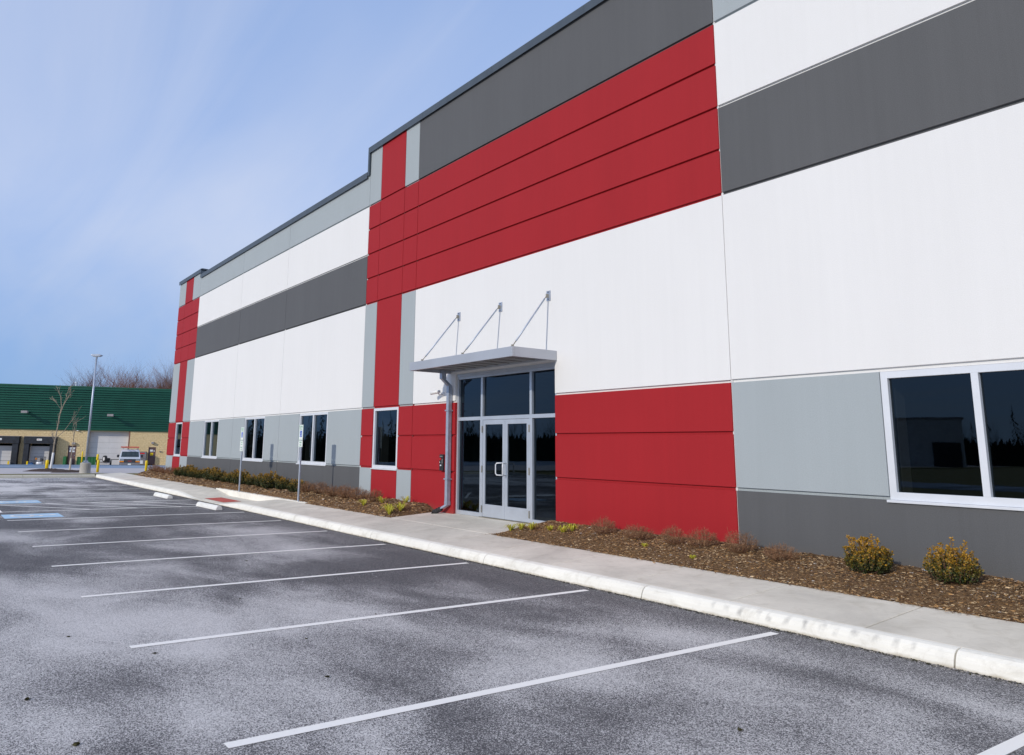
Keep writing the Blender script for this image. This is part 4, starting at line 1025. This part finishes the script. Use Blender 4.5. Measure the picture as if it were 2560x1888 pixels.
man_door(6.51, 7.36, 1.50, [(6.66, 6.86, 1.08, 1.32, M['paper']), (6.88, 7.05, .98, 1.33, M['paper']), (7.07, 7.22, 1.1, 1.3, M['paper']), (6.66, 6.83, .8, 1.05, M['paper']), (6.9, 7.2, .78, .95, M['paper'])])
man_door(14.85, 15.65, 1.44, [(15.02, 15.32, .95, 1.16, M['paper']), (15.4, 15.52, .95, 1.06, M['paper']), (15.05, 15.38, .5, .8, M['yellow'])])
od = gp('large_door', bx(8.53, 12.64, .56, .61, -.58, -.02), M['doorw'])
for k in range(1, 6):
    for q in range(2): gp('door_section', bx(8.53+q*2.056, 10.584+q*2.056-.004, .56, .61, -.58+.617*k+.01, -.58+.617*(k+1)), M['doorw'], od)
gp('door_trim', bx(12.65, 12.76, -.06, -.001, -.58, 3.19), M['brown'])
for (xx, zz, s) in ((6.88, 1.62, .36), (15.12, 1.80, .28)):
    gp('wall_lamp', bx(xx, xx+s, -.35, -.03, zz, zz+.24), M['vent'], bevel=.03)
gp('downlight', bx(7.24, 7.42, -.3, -.03, 3.12, 3.19), M['whitep'])
gp('gas_meter', bx(16.05, 16.2, -.2, -.03, .9, 1.02), M['cab'])
def L2W(x, y, z=0): p = GA+GE*x+Vector((-GE.y, GE.x, 0))*y; return (p.x, p.y, z)
def loc_thing(name, label, cat, x, y, z, rz=0, group=None): return thing(name, label, cat, L2W(x, y, z), GR+rz, group)
t = loc_thing('green_container', 'low green metal container left of the big white door, behind the lamp post', 'container', 8.75, -1.1, -.70)
b = MB(); b.box(-.95, 1.0, -.5, .5, .05, .95); mk('body', b, M['sage'], t)
b = MB()
for k in range(7): b.box(-.93+k*.31, -.87+k*.31, -.55, -.501, .08, .92)
mk('ribs', b, M['sage'], t); mk('rim', bx(-.98, 1.03, -.56, .53, .951, 1.0), M['sage'], t)
t = loc_thing('green_bin', 'narrow green bin standing left of the brown door with white notices', 'bin', 6.45, -.7, -.70)
mk('body', bx(-.12, .16, -.4, .4, .02, .98), M['sage'], t); mk('lid', bx(-.14, .18, -.43, .43, .982, 1.03), M['sage'], t)
t = loc_thing('propane_cabinet', 'grey metal cabinet with warning labels between the van and the brown door', 'cabinet', 14.27, -.55, -.62)
mk('body', bx(-.5, .5, -.4, .4, .1, 1.55), M['cab'], t, bevel=.01)
mk('door', bx(-.47, .47, -.425, -.402, .15, .76), M['cab'], t); mk('door', bx(-.47, .47, -.425, -.402, .80, 1.5), M['cab'], t)
mk('notice', bx(-.2, .2, -.435, -.427, .2, .58), M['paper'], t)
lb = mk('warning_strip', bx(-.2, .3, -.435, -.427, 1.3, 1.42), M['redlens'], t)
for (cx_, cz_, mm) in ((-.08, 1.05, 'signb'), (0, 1.13, 'redlens'), (.08, 1.05, 'amber'), (0, .97, 'whitep')):
    q = MB(); q.prism([(cx_-.08, cz_), (cx_, cz_-.08), (cx_+.08, cz_), (cx_, cz_+.08)], 1, -.436, -.427); mk('hazard_diamond', q, M[mm], t)
for xx in (-.42, .42): mk('leg', bx(xx-.04, xx+.04, -.3, .3, 0, .1), M['cab'], t)
t = loc_thing('air_compressor', 'portable air compressor with black frame and silver tank in the second dock', 'compressor', 4.1, -1.3, -.70)
b = MB()
for xx in (-.5, .5):
    for yy in (-.25, .25): b.tube([(xx, yy, 0), (xx, yy, .95)], .025, 6)
for zz in (.08, .95):
    for yy in (-.25, .25): b.tube([(-.5, yy, zz), (.5, yy, zz)], .025, 6)
    for xx in (-.5, .5): b.tube([(xx, -.25, zz), (xx, .25, zz)], .025, 6)
mk('frame', b, M['black'], t); b = MB(); b.tube([(-.32, 0, .28), (-.28, 0, .28), (.22, 0, .28), (.26, 0, .28)], [.08, .17, .17, .08], 14); mk('tank', b, M['alum'], t, smooth=True)
mk('engine', bx(-.22, .05, -.18, .18, .5, .85), M['vent'], t); mk('control_box', bx(-.42, -.28, -.15, .15, .65, .85), M['amber'], t); mk('motor', bx(.15, .35, -.15, .15, .48, .8), M['black'], t)
b = MB(); n = 10
for i in range(n+1):
    for j in range(7):
        x = -.5+i*.1; y = -.35+j*.117; e_ = min(1, 4*min(i/n, 1-i/n), 4*min(j/6, 1-j/6)); b.v.append((x, y, .02+e_*(.26+.09*math.sin(i*1.7+j*2.3))))
for i in range(n):
    for j in range(6): b.f.append((i*7+j, (i+1)*7+j, (i+1)*7+j+1, i*7+j+1)); b.mi.append(0)
one('tarp_bundle', b, M['tarp'], 'crumpled blue tarp bundle on the ground beside the air compressor', 'tarp', loc=L2W(3.25, -1.1, -.68), recalc=False)
p = L2W(9.9, -1.9, -.7); bollard(p[0], p[1], p[2], 1.32, .12, 'tall yellow bollard before the big white door, behind the front one')
p = L2W(8.35, -1.9, -.7); bollard(p[0], p[1], p[2], 1.60, .07, 'thin yellow bollard half hidden behind the lamp post')

# van, seen from the front with its left... side showing at picture left
van = thing('cargo_van', 'white cargo van with roof rack facing the camera beside the big white door', 'van', (-85.6, 6.9, -.72), 0)
# local: -y = front, x = to picture right
van.rotation_euler = (0, 0, GR-R(4)+R(11))
b = MB(); Wd = 1.0
prof = [(-.05, .38), (-.05, .78), (.02, .98), (.62, 1.14), (1.12, 1.72), (1.5, 1.90), (5.2, 1.92), (5.35, 1.75), (5.38, .40), (4.75, .38), (4.6, .62), (4.3, .74), (4.0, .62), (3.85, .38), (1.25, .34), (1.1, .62), (.8, .74), (.5, .62), (.35, .38)]
def tw_(x, z): return x*(1-.16*max(0, (z-1.1))/.8)
k = len(b.v); n = len(prof)
for sgn in (-1, 1): b.v += [(tw_(sgn*Wd, z), y, z) for y, z in prof]
for i in range(n): j = (i+1) % n; b.f.append((k+i, k+j, k+n+j, k+n+i)); b.mi.append(0)
b.f.append(tuple(range(k, k+n))); b.f.append(tuple(range(k+n, k+2*n))[::-1]); b.mi += [0, 0]
mk('body', b, M['van'], van, bevel=.03)
b = MB(); b.quad([(-.86, .64, 1.17), (.86, .64, 1.17), (.78, 1.08, 1.70), (-.78, 1.08, 1.70)]); b.v = [(p[0], p[1]-.02, p[2]+.012) for p in b.v]
mk('windshield', b, M['glass_van'] if 'glass_van' in M else simple('dark_glass', (.03, .05, .06), .06), van, recalc=False)
for s_ in (-1, 1):
    b = MB(); b.quad([(s_*(tw_(1, 1.22)+.006), .80, 1.2), (s_*(tw_(1, 1.22)+.006), 1.6, 1.2), (s_*(tw_(1, 1.68)+.006), 1.6, 1.7), (s_*(tw_(1, 1.68)+.006), 1.18, 1.7)]); mk('side_window', b, M['black'], van, recalc=False)
    mr = mk('mirror', bx(min(s_*1.02, s_*1.24), max(s_*1.02, s_*1.24), .72, .86, 1.12, 1.40), M['black'], van, bevel=.03)
    mk('headlight', bx(min(s_*.55, s_*.93), max(s_*.55, s_*.93), -.075, -.045, .80, .93), M['lampg'], van)
    mk('indicator', bx(min(s_*.55, s_*.96), max(s_*.55, s_*.96), -.08, -.045, .66, .78), M['amber'], van)
    for yy in (.8, 4.3):
        b = MB(); b.tube([(s_*.78, yy, .36), (s_*.99, yy, .36)], .36, 20); wh_ = mk('wheel', b, M['rubber'], van); b = MB(); b.tube([(s_*.985, yy, .36), (s_*1.0, yy, .36)], .2, 14); mk('rim', b, M['alum'], wh_)
mk('front_panel', bx(-.96, .96, -.062, -.051, .60, .98), M['black'], van)
gr_ = mk('grille', bx(-.5, .5, -.085, -.063, .62, .92), M['black'], van)
for k in range(4): mk('grille_bar', bx(-.48, .48, -.095, -.086, .65+k*.07, .665+k*.07), M['cab'], gr_)
q = MB(); q.box(-.17, -.06, -.10, -.0955, .745, .79); q.box(-.045, .045, -.10, -.0955, .745, .79); q.box(.06, .17, -.10, -.0955, .745, .79); mk('badge', q, M['redlens'], gr_)
mk('bumper', bx(-.98, .98, -.20, -.07, .34, .58), M['cab'], van, bevel=.03)
mk('licence_plate', bx(-.15, .15, -.215, -.205, .38, .52), M['signw'], van)
b = MB(); b.box(-1.004, -1.0005, 1.0, 3.4, .98, 1.10); b.box(-1.004, -1.0005, 1.7, 3.0, .80, .93); mk('side_lettering_stripe', b, M['signb'], van)
b = MB()
for yy in (1.7, 3.2, 4.7):
    b.tube([(-.72, yy, 1.9), (-.72, yy, 2.10)], .02, 6); b.tube([(.72, yy, 1.9), (.72, yy, 2.10)], .02, 6); b.tube([(-.82, yy, 2.10), (.82, yy, 2.10)], .022, 6)
mk('roof_rack', b, M['vent'], van)
M_l = Matrix.Translation(van.location) @ Matrix.Rotation(van.rotation_euler.z, 4, 'Z')
ld = thing('ladder', 'orange and red ladder lying on the roof rack of the van', 'ladder', M_l @ Vector((0, 1.0, 2.125)), van.rotation_euler.z)
for xx in (-.85, -.45, .05, .45):
    mk('rail', bx(xx, xx+.07, -.4, 4.2, 0, .1), M['ladder'], ld)
for k in range(9):
    mk('rung', bx(-.78, -.45, .1+k*.42, .14+k*.42, .03, .06), M['alum'], ld); mk('rung', bx(.12, .45, .1+k*.42, .14+k*.42, .03, .06), M['alum'], ld)
mk('cross_bar', bx(-.95, .8, -.45, -.401, -.01, .11), M['ladder'], ld)

tl = loc_thing('utility_trailer', 'small trailer with upright spare tyre parked left of the van', 'trailer', 11.05, -3.2, -.72, R(12))
b = MB(); b.box(-.75, .35, -.2, 2.2, .42, .50); b.box(-.75, -.68, -.2, 2.2, .50, .85); b.box(.28, .35, -.2, 2.2, .50, .85); mk('bed', b, M['vent'], tl)
b = MB(); b.tube([(-.6, -.2, .44), (-.2, -1.2, .42)], .035, 6); b.tube([(.2, -.2, .44), (-.2, -1.2, .42)], .035, 6); mk('tongue', b, M['vent'], tl)
for xx in (-.95, .45):
    b = MB(); b.tube([(xx-.08, .9, .33), (xx+.08, .9, .33)], .33, 18); wh_ = mk('wheel', b, M['rubber'], tl); b = MB(); b.tube([(xx-.09, .9, .33), (xx-.075, .9, .33)], .17, 12); mk('rim', b, M['alum'], wh_)
    mk('fender', bx(xx-.13, xx+.13, .5, 1.3, .68, .72), M['black'], tl)
b = MB(); b.tube([(-.33, -.28, .86), (-.13, -.20, .86)], .36, 20); sp_ = mk('spare_wheel', b, M['rubber'], tl); b = MB(); b.tube([(-.345, -.286, .86), (-.32, -.276, .86)], .2, 14); mk('rim', b, M['doorw'], sp_)
mk('toolbox', bx(-.0, .3, -.15, .3, .5, .95), M['black'], tl)

# bare woodland behind the green building
def TLAB(i, px):
    if px > 19: return 'leafless tree behind the green building, past the warehouse corner'
    side = 'left of the roof flue' if px*1.32-3 < 6.3 else ('between flue and lamp post' if px*1.32-3 < 9.2 else ('between lamp post and warehouse corner' if px*1.32-3 < 15 else 'close beside the warehouse corner'))
    return 'leafless tree over the green roof, '+side
tv = [bare_tree(70+i, 8.4+i*.5, .60, 3, 22, .16, 1.0, 4, 8) for i in range(4)]
tm = [(a_.mesh('trunk', [M['bark2']], recalc=False), b_.mesh('crown', [M['bark2']], recalc=False)) for a_, b_ in tv]
rd = random.Random(21)
for i in range(62):
    px_ = -2+i*.46+rd.uniform(-.4, .4); yy = rd.uniform(26, 40) + 6
    if i > 52: px_ = 19+(i-52)*1.6
    hscale = .72+.16*min(1, max(0, (px_-3)/12))+rd.uniform(-.10, .10)
    if px_ < 3.2: continue
    loc = L2W(px_*1.32-3, yy, -.9)
    t = thing('bare_tree', TLAB(i, px_), 'tree', loc, rd.uniform(0, 6.28), 'bare trees behind the green building'); t.scale = (1., 1., hscale)
    tr_, c_ = tm[i % 4]
    for (n_, me) in (('trunk', tr_), ('crown', c_)):
        o = bpy.data.objects.new(n_, me); COL.objects.link(o); o.parent = t

# woodland and sheds across the road behind the camera (seen in the window glass)
b = MB(); rd = random.Random(33)
for i in range(520):
    u = rd.uniform(0, 1); base = Vector((-190, -25, -.9)).lerp(Vector((20, -205, -.9)), u)+Vector((rd.uniform(-14, 14), rd.uniform(-14, 14), 0))
    bare = rd.random() < (.35 if u < .3 else .93); h_ = rd.uniform(6, 11.5); w_ = h_*(rd.uniform(.14, .22) if not bare else .3)
    if bare:
        for k in range(14):
            p = base+Vector((rd.uniform(-4, 4), rd.uniform(-4, 4), 0)); n_ = Vector((.76, -.65, 0))*rd.uniform(.8, 2.); b.quad([p-n_, p+n_, p+Vector((rd.uniform(-1, 1), 0, rd.uniform(2.5, 5.8)))])
        for k in range(60):
            a_ = rd.uniform(0, 6.28); p = base+Vector((0, 0, h_*rd.uniform(.1, .6))); q = p+Vector((w_*rd.uniform(.1, .8)*math.cos(a_), w_*rd.uniform(.1, .8)*math.sin(a_), h_*rd.uniform(.15, .42))); n_ = Vector((.6, .8, 0))*rd.uniform(.02, .06)
            b.quad([p-n_, p+n_, q])
    else:
        for k in range(60):
            t = (k/60)**.8; a_ = rd.uniform(0, 6.28); r_ = w_*(1-t)*rd.uniform(.4, 1.25)+.05; p = base+Vector((0, 0, h_*(.04+.96*t))); q = p+Vector((r_*math.cos(a_), r_*math.sin(a_), -h_*.03)); n_ = Vector((-math.sin(a_), math.cos(a_), 0))*r_*.28
            b.quad([p+Vector((0, 0, h_*.035)), q-n_, q+n_+Vector((0, 0, .1))])
mk('far_woodland', b, M['conifer'], kind='stuff', recalc=False)
M['shed'] = simple('shed_metal', (.62, .63, .62), .5)
sh = thing('metal_shed', 'grey ribbed metal warehouse across the road, seen mirrored in the big window', 'building', (-53.6, -105.5, -.5), R(-25))
b = MB(); b.box(-4.6, 4.6, -14, 0, 0, 7.3); mk('wall', b, M['shed'], sh)
b = MB()
for k in range(31): b.box(-4.6+k*.3, -4.5+k*.3, 0.001, .07, 0, 7.0)
mk('wall_ribs', b, M['shed'], sh, kind='stuff'); mk('roof_edge', bx(-4.8, 4.8, -14.2, .2, 7.3, 7.55), M['vent'], sh)
mk('door', bx(.8, 4.2, .072, .14, 0, 4), M['black'], sh)
b = MB(); b.quad([(-46.5, -33, .11), (120, -33, .11), (120, -41, .11), (-46.5, -41, .11)]); mk('road', b, M['lane'], kind='structure', recalc=False)
